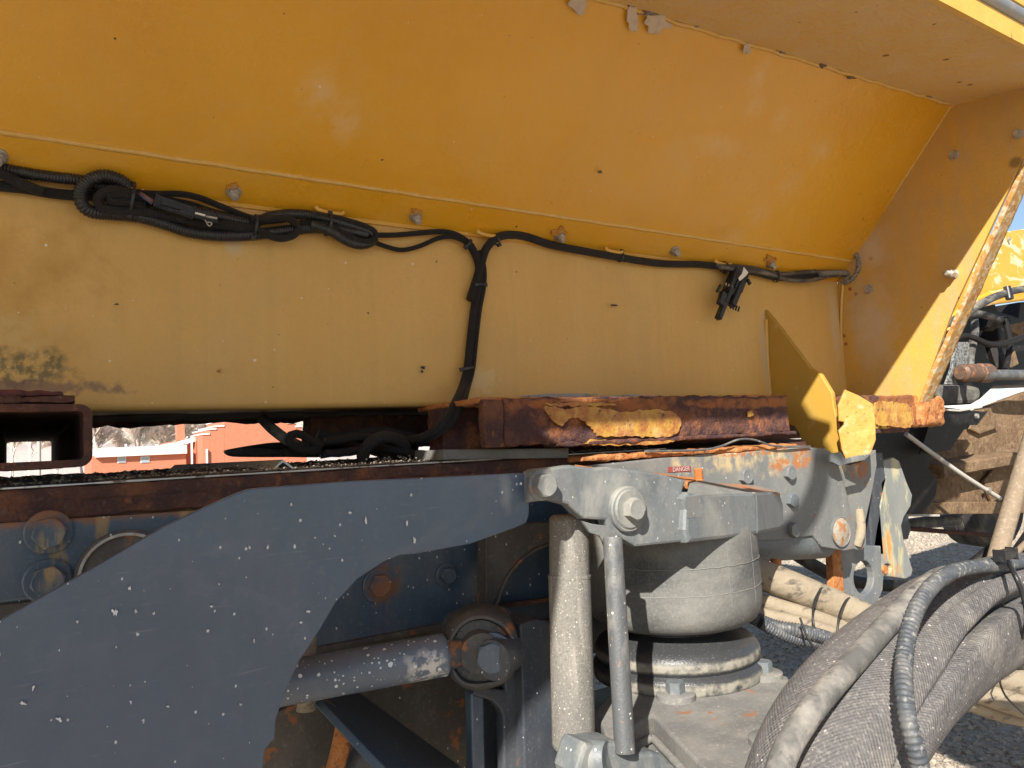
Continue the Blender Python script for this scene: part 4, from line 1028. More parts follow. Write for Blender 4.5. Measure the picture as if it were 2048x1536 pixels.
# small items lying on the deck
an = thing('angle_offcut', UY(560, 935, 1.19), 'short upturned V of bare steel angle lying on the deck below the gap', 'steel offcut')
a0, a1, a2 = UY(545, 938, 1.20), UY(566, 919, 1.20), UY(591, 938, 1.20)
dd = Vector((-.10, .36, 0))
bm = bmesh.new()
ot = [a0, a1, a2]; inn = [a0+Vector((.004, 0, 0)), a1+Vector((0, 0, -.0045)), a2+Vector((-.004, 0, 0))]
ring0 = [bm.verts.new(p) for p in ot+inn[::-1]]; ring1 = [bm.verts.new(p+dd) for p in ot+inn[::-1]]
for i in range(6): bm.faces.new((ring0[i], ring0[(i+1) % 6], ring1[(i+1) % 6], ring1[i]))
for rg in (ring0, ring1):
    bm.faces.new((rg[0], rg[1], rg[4], rg[5])); bm.faces.new((rg[1], rg[2], rg[3], rg[4]))
bmesh.ops.recalc_face_normals(bm, faces=bm.faces)
from_bm('offcut_body', bm, m_zinc, an)
pdl = thing('bent_lamp_arm', UY(520, 905, 1.7), 'dark pointed bracket arm lying in the gap in front of the brick building', 'bracket arm')
slab('arm', [(452, 903), (462, 898), (520, 888), (562, 884), (640, 884), (660, 912), (580, 914), (500, 914), (464, 912)], PY(1.7), .03, m_rod, pdl, bev=.006, sm=3)
slab('arm_shade', [(498, 893), (545, 886), (640, 884), (640, 898), (540, 897)], PY(1.68), .01, m_plastic, pdl, bev=.002)

# ================================================================ LEFT SUPPORT PLATE
FP = PY(.86)
fp = slab('support_plate', [(-220, 1372), (0, 1242), (200, 1128), (330, 1052), (420, 1010), (470, 988), (500, 978), (540, 974), (700, 962), (880, 954), (1040, 946), (1056, 948), (1060, 975), (1058, 1032), (1052, 1046), (1030, 1056), (940, 1088), (830, 1108), (800, 1110), (770, 1122), (715, 1158), (672, 1205), (640, 1260), (600, 1320), (570, 1385), (552, 1440), (550, 1475), (530, 1500), (524, 1560), (520, 1640), (-220, 1640)], FP, .010, m_plate, None, bev=.0015)
tag(fp, 'large curved slate grey plate flecked with white paint, filling the lower left', 'support plate')

m_splash = M('dried_white_splash', (.68, .69, .70), .8)
for k_, (x, y, w_, h_) in enumerate(((229, 1222, 11, 16), (259, 1176, 7, 9), (271, 1222, 6, 8), (307, 1226, 7, 7), (422, 1212, 7, 6), (415, 1261, 10, 6), (46, 1405, 13, 9), (119, 1437, 13, 9), (66, 1373, 5, 11), (615, 1222, 10, 6), (600, 1244, 7, 5), (730, 1042, 4, 12), (812, 1046, 4, 10), (827, 1080, 6, 12), (698, 1025, 5, 6), (581, 1009, 4, 5), (683, 1120, 4, 7), (498, 1095, 5, 7), (534, 1095, 6, 7), (437, 1168, 4, 4), (507, 1281, 4, 8), (261, 1403, 5, 9), (232, 1293, 4, 6), (154, 1242, 4, 7), (820, 990, 5, 5), (628, 1075, 6, 5), (1040, 968, 4, 6), (480, 1408, 6, 5), (335, 1412, 7, 4))):
    flake(x, y, w_*.72, h_*.72, FP, m_splash, 80+k_, par=fp, name='paint_splash', rough=1.1, n=18)
# ================================================================ AIR SPRING BRACKET
ab = thing('air_spring_bracket', UY(1250, 1000, .85), 'dusty grey cast bracket bolted above the rubber air spring', 'bracket')
BP = PY(.845)
slab('front_plate', [(1061, 944), (1072, 938), (1142, 930), (1190, 936), (1215, 933), (1308, 944), (1372, 960), (1363, 995), (1366, 1084), (1272, 1094), (1228, 1068), (1217, 1054), (1212, 1041), (1170, 1038), (1155, 1026), (1138, 1010), (1110, 1003), (1094, 1000), (1061, 1005)], BP, .022, m_lit_r if False else m_lit, ab, bev=.004)
pB = UY(1372, 1030, .832); pC = UY(1512, 1030, .875)
SK = P3(pB, pC, pB+Vector((0, 0, 1)))
slab('side_block', [(1368, 998), (1378, 984), (1400, 986), (1508, 984), (1514, 1000), (1516, 1068), (1450, 1078), (1378, 1086), (1372, 1060), (1374, 1020)], SK, .03, m_lit, ab, bev=.006)
pD = UY(1567, 1020, .985); SK2 = P3(pC+Vector((.0, .0, 0)), pD, pC+Vector((0, 0, 1)))
slab('side_block', [(1512, 984), (1545, 982), (1562, 992), (1567, 1010), (1568, 1052), (1560, 1059), (1515, 1069)], SK2, .03, m_lit, ab, bev=.006)
zt2 = UY(1380, 985, .84).z
# sloping top of the block with rust
pts3 = [UY(1372, 992, .832), UY(1508, 986, .878), UY(1560, 988, .985), UY(1548, 976, 1.07), UY(1480, 968, 1.07), UY(1402, 962, 1.0), UY(1380, 966, .86)]
def poly3(name, pts, th, mat, parent, nsub=3, amp=.002):
    bm = bmesh.new(); f = bm.faces.new([bm.verts.new(p) for p in pts]); 
    r = bmesh.ops.extrude_face_region(bm, geom=[f])
    for v in r['geom']:
        if isinstance(v, bmesh.types.BMVert): v.co.z -= th
    bmesh.ops.triangulate(bm, faces=bm.faces[:])
    bmesh.ops.subdivide_edges(bm, edges=bm.edges[:], cuts=nsub, use_grid_fill=True)
    for v in bm.verts: v.co.z += amp*noise.noise(v.co*80)
    bmesh.ops.recalc_face_normals(bm, faces=bm.faces)
    return from_bm(name, bm, mat, parent)
m_blk = grey('dusty_grey_top_with_orange_rust', (.17, .175, .17), dirt=.6, speck=.4, rust=0, rough=.6, extra=[
    dict(k='noise', c=(.42, .16, .05), s=(9, 60, 60), lo=.42, hi=.5, a=.95, at=[at(1500, 975, PY(1.0), (.10, .2, .1))], mw=1.0)])
poly3('block_top', pts3, .03, m_blk, ab, amp=.004)
poly3('web_top', [UY(1145, 934, .862), UY(1305, 948, .862), UY(1376, 963, .862), UY(1402, 958, 1.07), UY(1300, 944, 1.07), UY(1150, 930, 1.07)], .012, m_rusto, ab)
bolt(ab, UY(1082, 970, .845), (0, -1, 0), .0165, .013, m_lit, wr=.021, wh=.004, spin=.1)
bolt(ab, UY(1252, 1018, .845), (.05, -1, .02), .0165, .014, m_lit, wr=.0285, wh=.010, spin=.5)
lathe('boss', UY(1252, 1018, .845), [(.033, -.001), (.033, .006), (.031, .008), (0, .008)], m_lit, ab, axis=(0, -1, 0), cap=False)
bolt(ab, UY(1398, 960, .98), (0, 0, 1), .010, .0, m_rusto, stud=(.0085, .020), name='stud')
# ================================================================ AIR SPRING
AC = UY(1350, 1150, 1.005)
cx_, cy_ = AC.x, 1.015
m_seam = M('pale_moulding_seam', (.20, .195, .18), .8)
asp = thing('air_spring', (cx_, cy_, H-.45), 'fat dusty rubber air spring bellows on a black piston', 'air spring')
rA = .153
zT, zB = H-.150, H-.327
zp = [(.0, zT), (rA*.985, zT), (rA*.994, zT-.004), (rA*.996, zT-.03), (rA*.997, zT-.07), (rA*1.0, zT-.10), (rA*1.004, zT-.125), (rA*.995, zT-.140), (rA*.97, zT-.151), (rA*.93, zT-.160), (rA*.86, zT-.167), (rA*.74, zT-.171), (rA*.6, zT-.168), (rA*.5, zT-.15)]
lathe('bellows', (cx_, cy_, 0), zp, m_rubber, asp, seg=96, cap=False)
for zz_, am in ((zT-.060, 0), (zT-.103, 1)):
    ring = [Vector((cx_+(rA*.9985+.0003)*math.cos(a), cy_+(rA*.9985+.0003)*math.sin(a), zz_+.0015*noise.noise(Vector((math.cos(a)*9, math.sin(a)*9, am))))) for a in [6.2832*k/240 for k in range(241)]]
    sweep('seam', ring, lambda f: .0006+.0009*max(0, noise.noise(Vector((f*220, 0, am)))), m_seam, asp, seg=6, step=.004, raw=True)
for k in range(8):
    a = R(-172+k*25)
    sweep('mould_line', [Vector((cx_+rA*q*math.cos(a), cy_+rA*q*math.sin(a), zT-dz)) for q, dz in ((.994, .006), (.9965, .03), (.998, .07), (1.001, .10), (1.004, .124))], .0003, m_seam, asp, seg=4, step=.02)
lathe('top_plate', (cx_, cy_, 0), [(0, zT+.012), (rA*.98, zT+.012), (rA*.99, zT+.001), (0, zT+.0)], m_dark, asp, seg=64, cap=False)
zq = H
pp_ = [(.085, zq-.30), (.095, zq-.33), (.112, zq-.341), (.128, zq-.346), (.138, zq-.353), (.143, zq-.362), (.144, zq-.372), (.141, zq-.379), (.1385, zq-.382), (.142, zq-.385), (.147, zq-.389), (.1485, zq-.394), (.1485, zq-.404), (.147, zq-.411), (0, zq-.411)]
lathe('piston', (cx_, cy_, 0), pp_, m_piston, asp, seg=96, cap=False)
rnd = random.Random(4)
# tan boot seen behind the piston
lathe('rear_boot', (cx_+.16, cy_+.16, 0), [(.05, H-.29), (.062, H-.31), (.05, H-.34), (.06, H-.37), (.07, H-.41)], m_tan, asp, seg=32)

# ================================================================ SHOCK ABSORBER and the slim rod
sh = thing('shock_absorber', UY(1150, 1536, .90), 'tall sand coloured shock absorber tube standing in front of the axle', 'shock absorber')
s0, s1, s2, s3 = UY(1138, 1030, .915), UY(1139, 1152, .915), UY(1148, 1495, .905), UY(1150, 1600, .905)
rs = .0296
k1 = (s1-s0).length
sweep('dust_tube', [s0, s0.lerp(s1, .02), s0.lerp(s1, .5), s1], lambda f: rs*(.80+.20*min(1, f/.07)**.5) if f < .07 else rs, m_shock, sh, seg=48, step=.003, raw=True)
sweep('outer_tube', [s1, s1.lerp(s2, .5), s2], lambda f: rs*1.05 if f < .985 else rs*.98, m_shock, sh, seg=48, step=.004, raw=True)
lathe('tube_lip', s1+Vector((0, 0, .0)), [(rs*.99, .002), (rs*1.065, .002), (rs*1.075, 0), (rs*1.065, -.003), (rs*.99, -.004)], m_shock, sh, cap=False, seg=48, axis=(s1-s2))
m_sr = M('rusty_lower_tube', (.26, .20, .15), .8, layers=[dict(k='noise', c=(.34, .17, .08), s=30, lo=.45, hi=.6, a=.8)], bump=[('noise', 80, .002)])
sweep('lower_tube', [s2, s2.lerp(s3, .5), s3], rs*.78, m_sr, sh, seg=32, step=.02, raw=True)
rd = thing('slim_rod', UY(1250, 1500, .80), 'slim worn grey rod standing between the shock absorber and the air spring', 'rod')
r0, r1 = UY(1225, 1075, .835), UY(1250, 1505, .80)
sweep('rod_shaft', [r0, r0.lerp(r1, .5), r1], .0138, m_rod, rd, seg=24, step=.02)
slab('upper_strap', [(1165, 1042), (1186, 1048), (1218, 1052), (1236, 1068), (1240, 1084), (1222, 1090), (1208, 1084), (1200, 1072), (1182, 1066)], PY(.842), .006, m_lit_r, rd, bev=.001)
lb = thing('rod_foot_clamp', UY(1260, 1536, .8), 'dusty grey clamp block holding the foot of the slim rod', 'clamp')
slab('clamp_block', [(1166, 1498), (1188, 1488), (1238, 1484), (1248, 1500), (1262, 1508), (1290, 1506), (1322, 1508), (1345, 1535), (1350, 1600), (1166, 1600)], PY(.805), .05, m_lit, lb, bev=.005, sm=2)
lathe('clamp_roll', UY(1215, 1516, .80), [(0, -.002), (.020, 0), (.022, -.004), (.022, -.04), (0, -.045)], m_lit, lb, axis=(.6, -1, .1), cap=False)

# ================================================================ AXLE SEAT
ZS = H-.41
ax_ = thing('axle_saddle', (cx_, cy_, ZS), 'broad dusty grey seat plate bolted below the air spring', 'axle seat')
PS = PZ(-.41)
slab('seat_plate', [(1190, 1420), (1260, 1345), (1400, 1310), (1575, 1352), (1596, 1390), (1612, 1440), (1640, 1536), (1660, 1640), (1480, 1640), (1440, 1570), (1305, 1430), (1215, 1480)], PS, .03, m_seat, ax_, bev=.004)
a_, b_ = UY(1200, 1470, .83), UY(1560, 1640, .62)
for (x, y, r_) in ((1352, 1388, .0150), (1528, 1345, .0150), (1545, 1478, .0130)):
    p = U(x, y+9, PS)
    lathe('washer', p, [(0, .0), (.031, .0), (.031, .008), (.028, .010), (0, .010)], m_seat, ax_, cap=False, seg=32)
    bolt(ax_, p+Vector((0, 0, .010)), (0, 0, 1), r_, .017, m_lit if x != 1545 else m_lit_r, spin=.2)
# ridge running down from the seat, and the stepped casting below it
slab('step_plate', [(1190, 1450), (1215, 1452), (1300, 1462), (1400, 1540), (1440, 1600), (1460, 1680), (1190, 1680)], PZ(-.445), .05, m_lit, ax_, bev=.006)
sweep('weld_ridge', [U(1216, 1478, PS)+Vector((0, 0, -.028)), U(1303, 1436, PS)+Vector((0, 0, -.028)), U(1440, 1572, PS)+Vector((0, 0, -.028))], .006, m_seat, ax_, seg=10, step=.006, raw=True)
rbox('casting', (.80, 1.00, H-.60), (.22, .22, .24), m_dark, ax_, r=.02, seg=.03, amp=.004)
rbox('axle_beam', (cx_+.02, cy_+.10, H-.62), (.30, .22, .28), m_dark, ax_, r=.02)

# box column beside the shock absorber
CP = PY(1.0)
cb_ = thing('hanger_column', UY(1060, 1536, 1.0), 'dark blue grey steel column behind the shock absorber, its foot catching sunlight', 'hanger bracket')
cp = [(1040, 1250), (1072, 1238), (1130, 1252), (1180, 1262), (1190, 1700), (1052, 1700), (1046, 1420)]
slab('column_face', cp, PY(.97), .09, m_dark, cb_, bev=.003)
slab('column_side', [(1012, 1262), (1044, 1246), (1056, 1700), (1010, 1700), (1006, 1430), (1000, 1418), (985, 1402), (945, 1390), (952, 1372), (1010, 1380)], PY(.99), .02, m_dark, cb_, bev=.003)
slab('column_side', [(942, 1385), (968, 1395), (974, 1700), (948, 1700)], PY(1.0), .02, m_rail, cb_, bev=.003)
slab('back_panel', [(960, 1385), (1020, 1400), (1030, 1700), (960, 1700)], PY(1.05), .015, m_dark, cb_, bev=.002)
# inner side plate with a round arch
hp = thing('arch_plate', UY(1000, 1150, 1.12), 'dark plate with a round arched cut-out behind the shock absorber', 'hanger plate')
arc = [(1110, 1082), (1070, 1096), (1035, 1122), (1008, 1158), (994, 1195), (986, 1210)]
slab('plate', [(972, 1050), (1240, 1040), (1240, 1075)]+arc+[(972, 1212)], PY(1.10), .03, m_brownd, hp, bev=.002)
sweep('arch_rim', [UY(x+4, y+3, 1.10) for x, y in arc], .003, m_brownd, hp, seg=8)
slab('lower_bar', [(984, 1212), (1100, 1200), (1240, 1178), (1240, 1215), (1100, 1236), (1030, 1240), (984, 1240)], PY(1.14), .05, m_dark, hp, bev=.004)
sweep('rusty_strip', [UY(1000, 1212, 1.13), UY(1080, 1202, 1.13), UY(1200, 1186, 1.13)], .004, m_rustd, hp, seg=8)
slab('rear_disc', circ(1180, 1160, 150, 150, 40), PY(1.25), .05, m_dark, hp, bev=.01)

# ================================================================ TORQUE ROD
tr = thing('torque_rod', UY(720, 1340, 1.03), 'blue grey torque rod spattered with white, ending in a greasy bushing eye', 'torque rod')
t0, t1 = UY(500, 1378, 1.06), UY(895, 1308, .985)
ut = (t1-t0).normalized()
sweep('tube', [t0, t0.lerp(t1, .5), t1], lambda f: .0292 if f < .985 else .0292*(1-(f-.985)*14), m_torq, tr, seg=40, step=.004, raw=True)
sweep('neck', [t1-ut*.005, t1+ut*.02, UY(935, 1298, .98)], .021, m_grease, tr, seg=24, step=.01)
ec = UY(962, 1292, .985)
eax = Vector((-.50, -.86, .02)).normalized()
lathe('eye', ec, [(.030, -.045), (.052, -.045), (.056, -.035), (.056, .025), (.050, .034), (.046, .034), (.044, .024), (.030, .020)], m_grease, tr, seg=48, axis=eax, cap=False, amp=.004, fr=30)
lathe('bushing', ec, [(.0, .020), (.043, .020), (.042, .028), (.030, .030), (.028, .046), (0, .046)], m_rubber if False else m_grease, tr, seg=40, axis=eax, cap=False, amp=.002, fr=50)
slab('ear_plate', [(905, 1240), (935, 1222), (975, 1212), (1015, 1216), (1030, 1235), (1028, 1262), (990, 1250), (940, 1262), (915, 1300), (898, 1290)], PY(1.03), .03, m_dark, tr, bev=.005, sm=2)
def rbar(x0, y0, x1, y1, y3, r_, nm, mat):
    sweep(nm, [UY(x0, y0, y3), UY(x1, y1, y3)], r_, mat, tr, seg=20, step=.01)
lathe('pin_end', UY(1018, 1302, .955), [(0, .0), (.026, .0), (.0275, .004), (.0275, .05), (.0, .05)], m_dark, tr, axis=(-.85, -.50, 0), cap=False, seg=28)
bolt(tr, UY(985, 1308, .945), (-.55, -.83, -.02), .0225, .018, m_rail, wr=.030, wh=.005, spin=.3)
for k in range(7):
    a = R(50+k*45)
    e1_ = Vector((0, 0, 1)).cross(eax).normalized(); e2_ = eax.cross(e1_)
    bolt(tr, ec+eax*.026+(e1_*math.cos(a)+e2_*math.sin(a))*.037, eax, .0055, .004, m_grease, name='rivet')
rbar(905, 1262, 930, 1250, .99, .011, 'grease_cap', m_grease)

# lower left depths: panels behind the torque rod
lo = thing('axle_truss', UY(760, 1500, 1.2), 'dim axle framework with a diagonal blue brace at the bottom centre', 'axle frame')
slab('side_panel', [(500, 1300), (620, 1285), (800, 1260), (960, 1240), (1060, 1230), (1060, 1720), (500, 1720)], PY(1.32), .02, m_brownd, lo, bev=.002)
dA, dB, dC, dD = (630, 1386), (712, 1380), (1000, 1590), (860, 1630)
slab('diagonal_brace', [dA, dB, dC, dD], P3(UY(*dA, 1.12), UY(*dC, 1.10), UY(*dB, 1.26)), .012, m_rail, lo, bev=.002)
sweep('brace_edge', [UY(628, 1388, 1.115), UY(700, 1446, 1.112), UY(850, 1604, 1.105)], .006, m_brownd, lo, seg=8)
slab('brace_web', [(628, 1392), (700, 1450), (800, 1550), (800, 1660), (500, 1660), (540, 1430)], PY(1.22), .012, m_brownd, lo, bev=.002)
sweep('spring_coil', [UY(612, 1240, 1.1), UY(614, 1300, 1.1), UY(612, 1420, 1.1)], .013, m_tan, lo, seg=16, corr=.012, camp=.06)
sweep('rusty_hook', path([(690, 1448, 1.13), (684, 1480, 1.13), (676, 1515, 1.13), (664, 1560, 1.13)]), .014, m_rusto, lo, seg=14)
sweep('dim_pipe', path([(740, 1490, 1.15), (712, 1540, 1.15), (690, 1600, 1.15)]), .02, m_rod, lo, seg=16)
rbox('inner_beam', (.55, 1.75, H-.5), (1.2, .2, .5), m_dark, lo, r=.01)
rbox('rear_wheel_box', (.2, 1.6, H-.75), (1.3, .5, .5), m_dark, lo, r=.05)
# ================================================================ WIRING HARNESS ON THE WALL
hn = thing('wiring_harness', UY(700, 460, 1.29), 'black wiring harness in braided sleeve and ribbed conduit, zip tied along the yellow wall', 'wiring harness')
wy = WALL_Y
def cab(nm, pts, r_, mat, d=.014, corr=None, par=hn, seg=12, step=.006, camp=.10):
    P_ = [UY(p[0], p[1], wy-(p[2] if len(p) > 2 else d)) for p in pts]
    return sweep(nm, P_, r_, mat, par, seg=seg, step=step, corr=corr, camp=camp)
CD = dict(corr=.0042)
cab('conduit', [(-40, 318), (0, 336), (60, 348), (110, 355), (160, 361), (210, 376), (262, 384)], .0085, m_conduit, .016, **CD)
cab('conduit', [(262, 376, .03), (235, 358, .032), (205, 352, .034), (176, 362, .034), (161, 385, .032), (165, 410, .030), (185, 424, .026), (225, 428, .02), (280, 434, .018), (330, 448, .018), (380, 464, .018), (440, 471, .018), (500, 470, .018), (560, 463, .02), (620, 456, .02), (660, 457, .02), (700, 463, .02), (735, 470, .02)], .0095, m_conduit, **CD)
cab('conduit', [(262, 398, .026), (300, 402, .026), (360, 415, .022), (420, 428, .02), (480, 442, .018), (510, 444, .018), (545, 432, .02), (590, 428, .022), (640, 434, .022), (690, 448, .022), (735, 462, .022), (748, 474, .022), (738, 486, .024), (715, 489, .026), (690, 480, .028), (660, 462, .03), (620, 448, .028)], .0085, m_conduit, **CD)
cab('braided_cable', [(-40, 366), (0, 372), (50, 377), (100, 386), (150, 391), (200, 392), (262, 398)], .0080, m_black, .012)
cab('braided_cable', [(-40, 326, .03), (0, 346, .03), (30, 362, .026), (60, 374, .024), (85, 384, .02)], .0075, m_black)
cab('braided_cable', [(300, 400, .034), (262, 388, .038), (225, 380, .040), (204, 388, .04), (196, 402, .038), (205, 416, .036), (235, 420, .034), (290, 422, .03), (340, 432, .028), (400, 445, .026), (460, 452, .026), (508, 456, .026)], .0075, m_black)
cab('braided_cable', [(290, 412, .036), (245, 404, .042), (225, 404, .042), (218, 395, .042), (232, 390, .042), (262, 394, .04)], .0058, m_black)
cab('cable', [(262, 384, .024), (310, 388, .022), (360, 388, .02), (400, 396, .018), (440, 412, .018), (480, 428, .018), (515, 440, .02)], .0052, m_black)
cab('cable', [(262, 390, .028), (330, 398, .018), (380, 408, .016), (430, 424, .016), (480, 436, .016), (512, 444, .018)], .0045, m_black)
cab('braided_cable', [(500, 438, .03), (540, 438, .032), (570, 436, .034), (590, 446, .036), (596, 460, .036), (584, 472, .036), (560, 477, .034), (535, 470, .034), (512, 458, .03), (470, 450, .026), (440, 446, .024)], .0062, m_black)
cab('braided_cable', [(515, 444, .026), (560, 440, .022), (600, 432, .024), (660, 434, .026), (710, 446, .028), (742, 458, .028), (752, 470, .028), (742, 482, .03), (718, 482, .03), (690, 468, .03), (650, 450, .03), (600, 446, .024)], .0055, m_black)
cab('cable', [(740, 470, .02), (790, 470, .014), (840, 466, .012), (880, 463, .012), (910, 468, .014), (935, 482, .016)], .0052, m_black)
cab('cable', [(742, 482, .02), (775, 494, .014), (805, 500, .012), (840, 492, .012), (875, 477, .012), (905, 474, .014), (930, 484, .016), (946, 500, .018)], .0045, m_black)
main = [(990, 478, .02), (1015, 470, .018), (1050, 473, .016), (1100, 489, .015), (1160, 501, .015), (1240, 515, .018), (1320, 527, .014), (1400, 529, .014), (1450, 535, .018), (1510, 545, .018), (1560, 556, .016), (1625, 552, .018), (1670, 548, .02)]
cab('braided_cable', [(940, 600, .014), (953, 560, .014), (963, 525, .016), (972, 498, .018)]+main, .0085, m_black)
cab('cable', [(1440, 534, .03), (1480, 540, .03), (1530, 546, .026), (1580, 560, .022), (1620, 560, .026), (1660, 552, .026), (1700, 548, .03)], .0060, m_hoseblk)
cab('cable', [(1430, 530, .02), (1500, 536, .022), (1560, 548, .02), (1620, 544, .022), (1680, 545, .03), (1708, 548, .034)], .0060, m_hoseblk)
cab('conduit', [(1640, 547, .03), (1680, 545, .034), (1700, 550, .036), (1690, 560, .036)], .0068, m_gro, corr=.004)
drop = [(935, 484, .018), (946, 500, .016), (957, 530, .014), (957, 570, .014), (948, 620, .013), (941, 680, .013), (935, 735, .015), (926, 770, .03), (913, 800, .09), (896, 832, .11), (872, 858, .10), (840, 876, .06), (800, 882, .0), (760, 885, -.04)]
cab('braided_cable', drop, .0078, m_black, step=.008)
cab('braided_cable', [(a+9, b+2, c-.002) for a, b, c in drop[1:8]]+[(a+13, b+3, c+.004) for a, b, c in drop[8:]], .0066, m_black, step=.008)
def tie(x, y, rad, ang, d=.014, par=hn, mat=m_plastic, head=(1, -1), w_=.0045):
    """zip tie: a band round the bundle, ang = direction of the bundle in the picture plane in degrees"""
    c = UY(x, y, wy-d); ax = Vector((math.cos(R(ang)), 0, math.sin(R(ang))))
    e1 = Vector((0, -1, 0)); e2 = ax.cross(e1)
    bm = bmesh.new(); rg = []
    for k in range(20):
        a = 6.283*k/20; dirv = e1*math.cos(a)*.9+e2*math.sin(a)
        rg.append([bm.verts.new(c+dirv*(rad+t)+ax*s) for t, s in ((0, -w_/2), (.0014, -w_/2), (.0014, w_/2), (0, w_/2))])
    for k in range(20):
        for j in range(4): bm.faces.new((rg[k][j], rg[k][(j+1) % 4], rg[(k+1) % 20][(j+1) % 4], rg[(k+1) % 20][j]))
    hp_ = c+e2*(rad+.002)*head[0]+e1*.004
    r_ = bmesh.ops.create_cube(bm, size=1)
    for v in r_['verts']:
        q = v.co.copy(); v.co = hp_+ax*q.x*(w_*1.7)+e2*q.y*.007+e1*q.z*.006
    bmesh.ops.recalc_face_normals(bm, faces=bm.faces)
    return from_bm('zip_tie', bm, mat, par)
for (x, y, rad, ang, d, h_) in ((263, 398, .026, -8, .026, 1), (509, 452, .019, -8, .022, 1), (656, 450, .019, -8, .022, -1), (936, 487, .010, -40, .016, 1), (992, 479, .0105, 20, .018, 1), (1241, 514, .011, -10, .016, -1), (956, 571, .0125, -85, .014, -1), (934, 737, .0125, -80, .015, 1), (1448, 534, .013, -8, .018, 1), (1552, 555, .012, -5, .02, -1), (1628, 553, .013, 5, .02, -1)):
    tie(x, y, rad, ang, d, head=(h_, 0))
# plug in the loop
def obox(nm, x0, y0, x1, y1, hw, dpt, d, mat, par):
    a, b = UY(x0, y0, wy-d), UY(x1, y1, wy-d); ax = (b-a); L_ = ax.length; ax.normalize()
    e1 = Vector((0, -1, 0)); e2 = ax.cross(e1).normalized(); c = (a+b)/2
    bm = bmesh.new(); r_ = bmesh.ops.create_cube(bm, size=1)
    for v in r_['verts']: q = v.co.copy(); v.co = c+ax*q.x*L_+e2*q.y*hw+e1*q.z*dpt
    bmesh.ops.bevel(bm, geom=bm.edges[:], offset=min(hw, dpt)*.12, segments=2, affect='EDGES')
    return from_bm(nm, bm, mat, par)
pg = obox('plug', 308, 402, 386, 428, .019, .016, .046, m_plastic, hn)
obox('plug_latch', 322, 404, 362, 415, .008, .005, .057, m_plastic, pg)
obox('plug_nose', 384, 427, 434, 440, .014, .012, .044, m_plastic, hn)
obox('silver_pin', 390, 426, 410, 431, .003, .003, .052, m_white, pg); obox('silver_pin', 412, 433, 434, 437, .003, .003, .052, m_galv, pg)
for k, c_ in enumerate(((.04, .06, .14), (.25, .07, .04), (.10, .10, .12))):
    m_w = M('wire_colour_%d' % k, c_, .5); cab('wire', [(276+3*k, 386, .04), (288+3*k, 396-k, .05), (304+2*k, 408-3*k, .048)], .0018, m_w, seg=6)
cab('wire', [(410, 440, .05), (418, 452, .054), (424, 446, .054), (412, 444, .056)], .0012, m_galv, seg=6, step=.002)
# the bunch of loose plugs hanging down near the right
hp2 = thing('hanging_plugs', UY(1460, 590, 1.27), 'cluster of dirty black plugs and a white broken tab hanging from the harness', 'connector cluster')
obox('plug', 1475, 540, 1455, 588, .030, .020, .030, m_plastic, hp2)
obox('plug', 1460, 578, 1436, 638, .013, .016, .034, m_plastic, hp2)
obox('plug', 1484, 560, 1462, 612, .018, .018, .036, m_plastic, hp2)
obox('plug', 1492, 548, 1478, 584, .014, .012, .026, m_plastic, hp2)
obox('plug_cap', 1447, 585, 1440, 610, .018, .012, .046, m_plastic, hp2)
obox('plug_rib', 1470, 548, 1460, 575, .006, .006, .054, m_plastic, hp2)
obox('plug_rib', 1480, 552, 1470, 575, .006, .006, .052, m_plastic, hp2)
for k in range(4): obox('pin_tip', 1464+k*5, 607+k*2, 1461+k*5, 617+k*2, .0035, .0035, .040, m_plastic, hp2)
for k in range(3): obox('pin_tip', 1452+k*6, 566+k*2, 1451+k*6, 571+k*2, .003, .003, .052, m_galv, hp2)
slab('white_tab', [(1488, 534), (1497, 545), (1492, 552), (1480, 562), (1477, 556), (1484, 548), (1486, 543)], PY(wy-.058), .002, m_white, hp2, bev=.0004)
obox('clip_arm', 1441, 570, 1434, 584, .006, .006, .040, m_plastic, hp2)
obox('clip_arm', 1495, 560, 1500, 568, .008, .006, .036, m_plastic, hp2)
# cables bundled on the frame top in the shade
cl = thing('cable_coil', UY(740, 900, 1.3), 'tangle of black braided cables coiled in the shade on the frame top', 'cable coil')
rnd = random.Random(21)
for k in range(9):
    x0 = 640+rnd.uniform(-10, 10); y0 = 872+k*4.2; dy = 1.32+rnd.uniform(-.05, .05)
    sweep('cable', [UY(x0+rnd.uniform(-4, 4)+i*28, y0+6*math.sin(i*1.1+k)+rnd.uniform(-2, 2)-(2 if k < 4 else 0), dy-.01*i*.3) for i in range(8)], rnd.uniform(.006, .010), m_black, cl, seg=10, step=.012)
sweep('cable', path([(725, 915, 1.25), (733, 895, 1.235), (750, 880, 1.23), (775, 874, 1.24), (800, 882, 1.25), (812, 900, 1.27), (808, 918, 1.28)]), .011, m_black, cl, seg=12)
sweep('cable', path([(640, 900, 1.3), (618, 902, 1.3), (592, 896, 1.3), (578, 882, 1.3), (582, 870, 1.3), (600, 868, 1.3), (620, 880, 1.3), (645, 892, 1.3)]), .0075, m_black, cl, seg=12)
sweep('cable', path([(525, 838, 1.45), (545, 858, 1.42), (575, 880, 1.38), (610, 898, 1.32)]), .010, m_hoseblk, cl, seg=12)

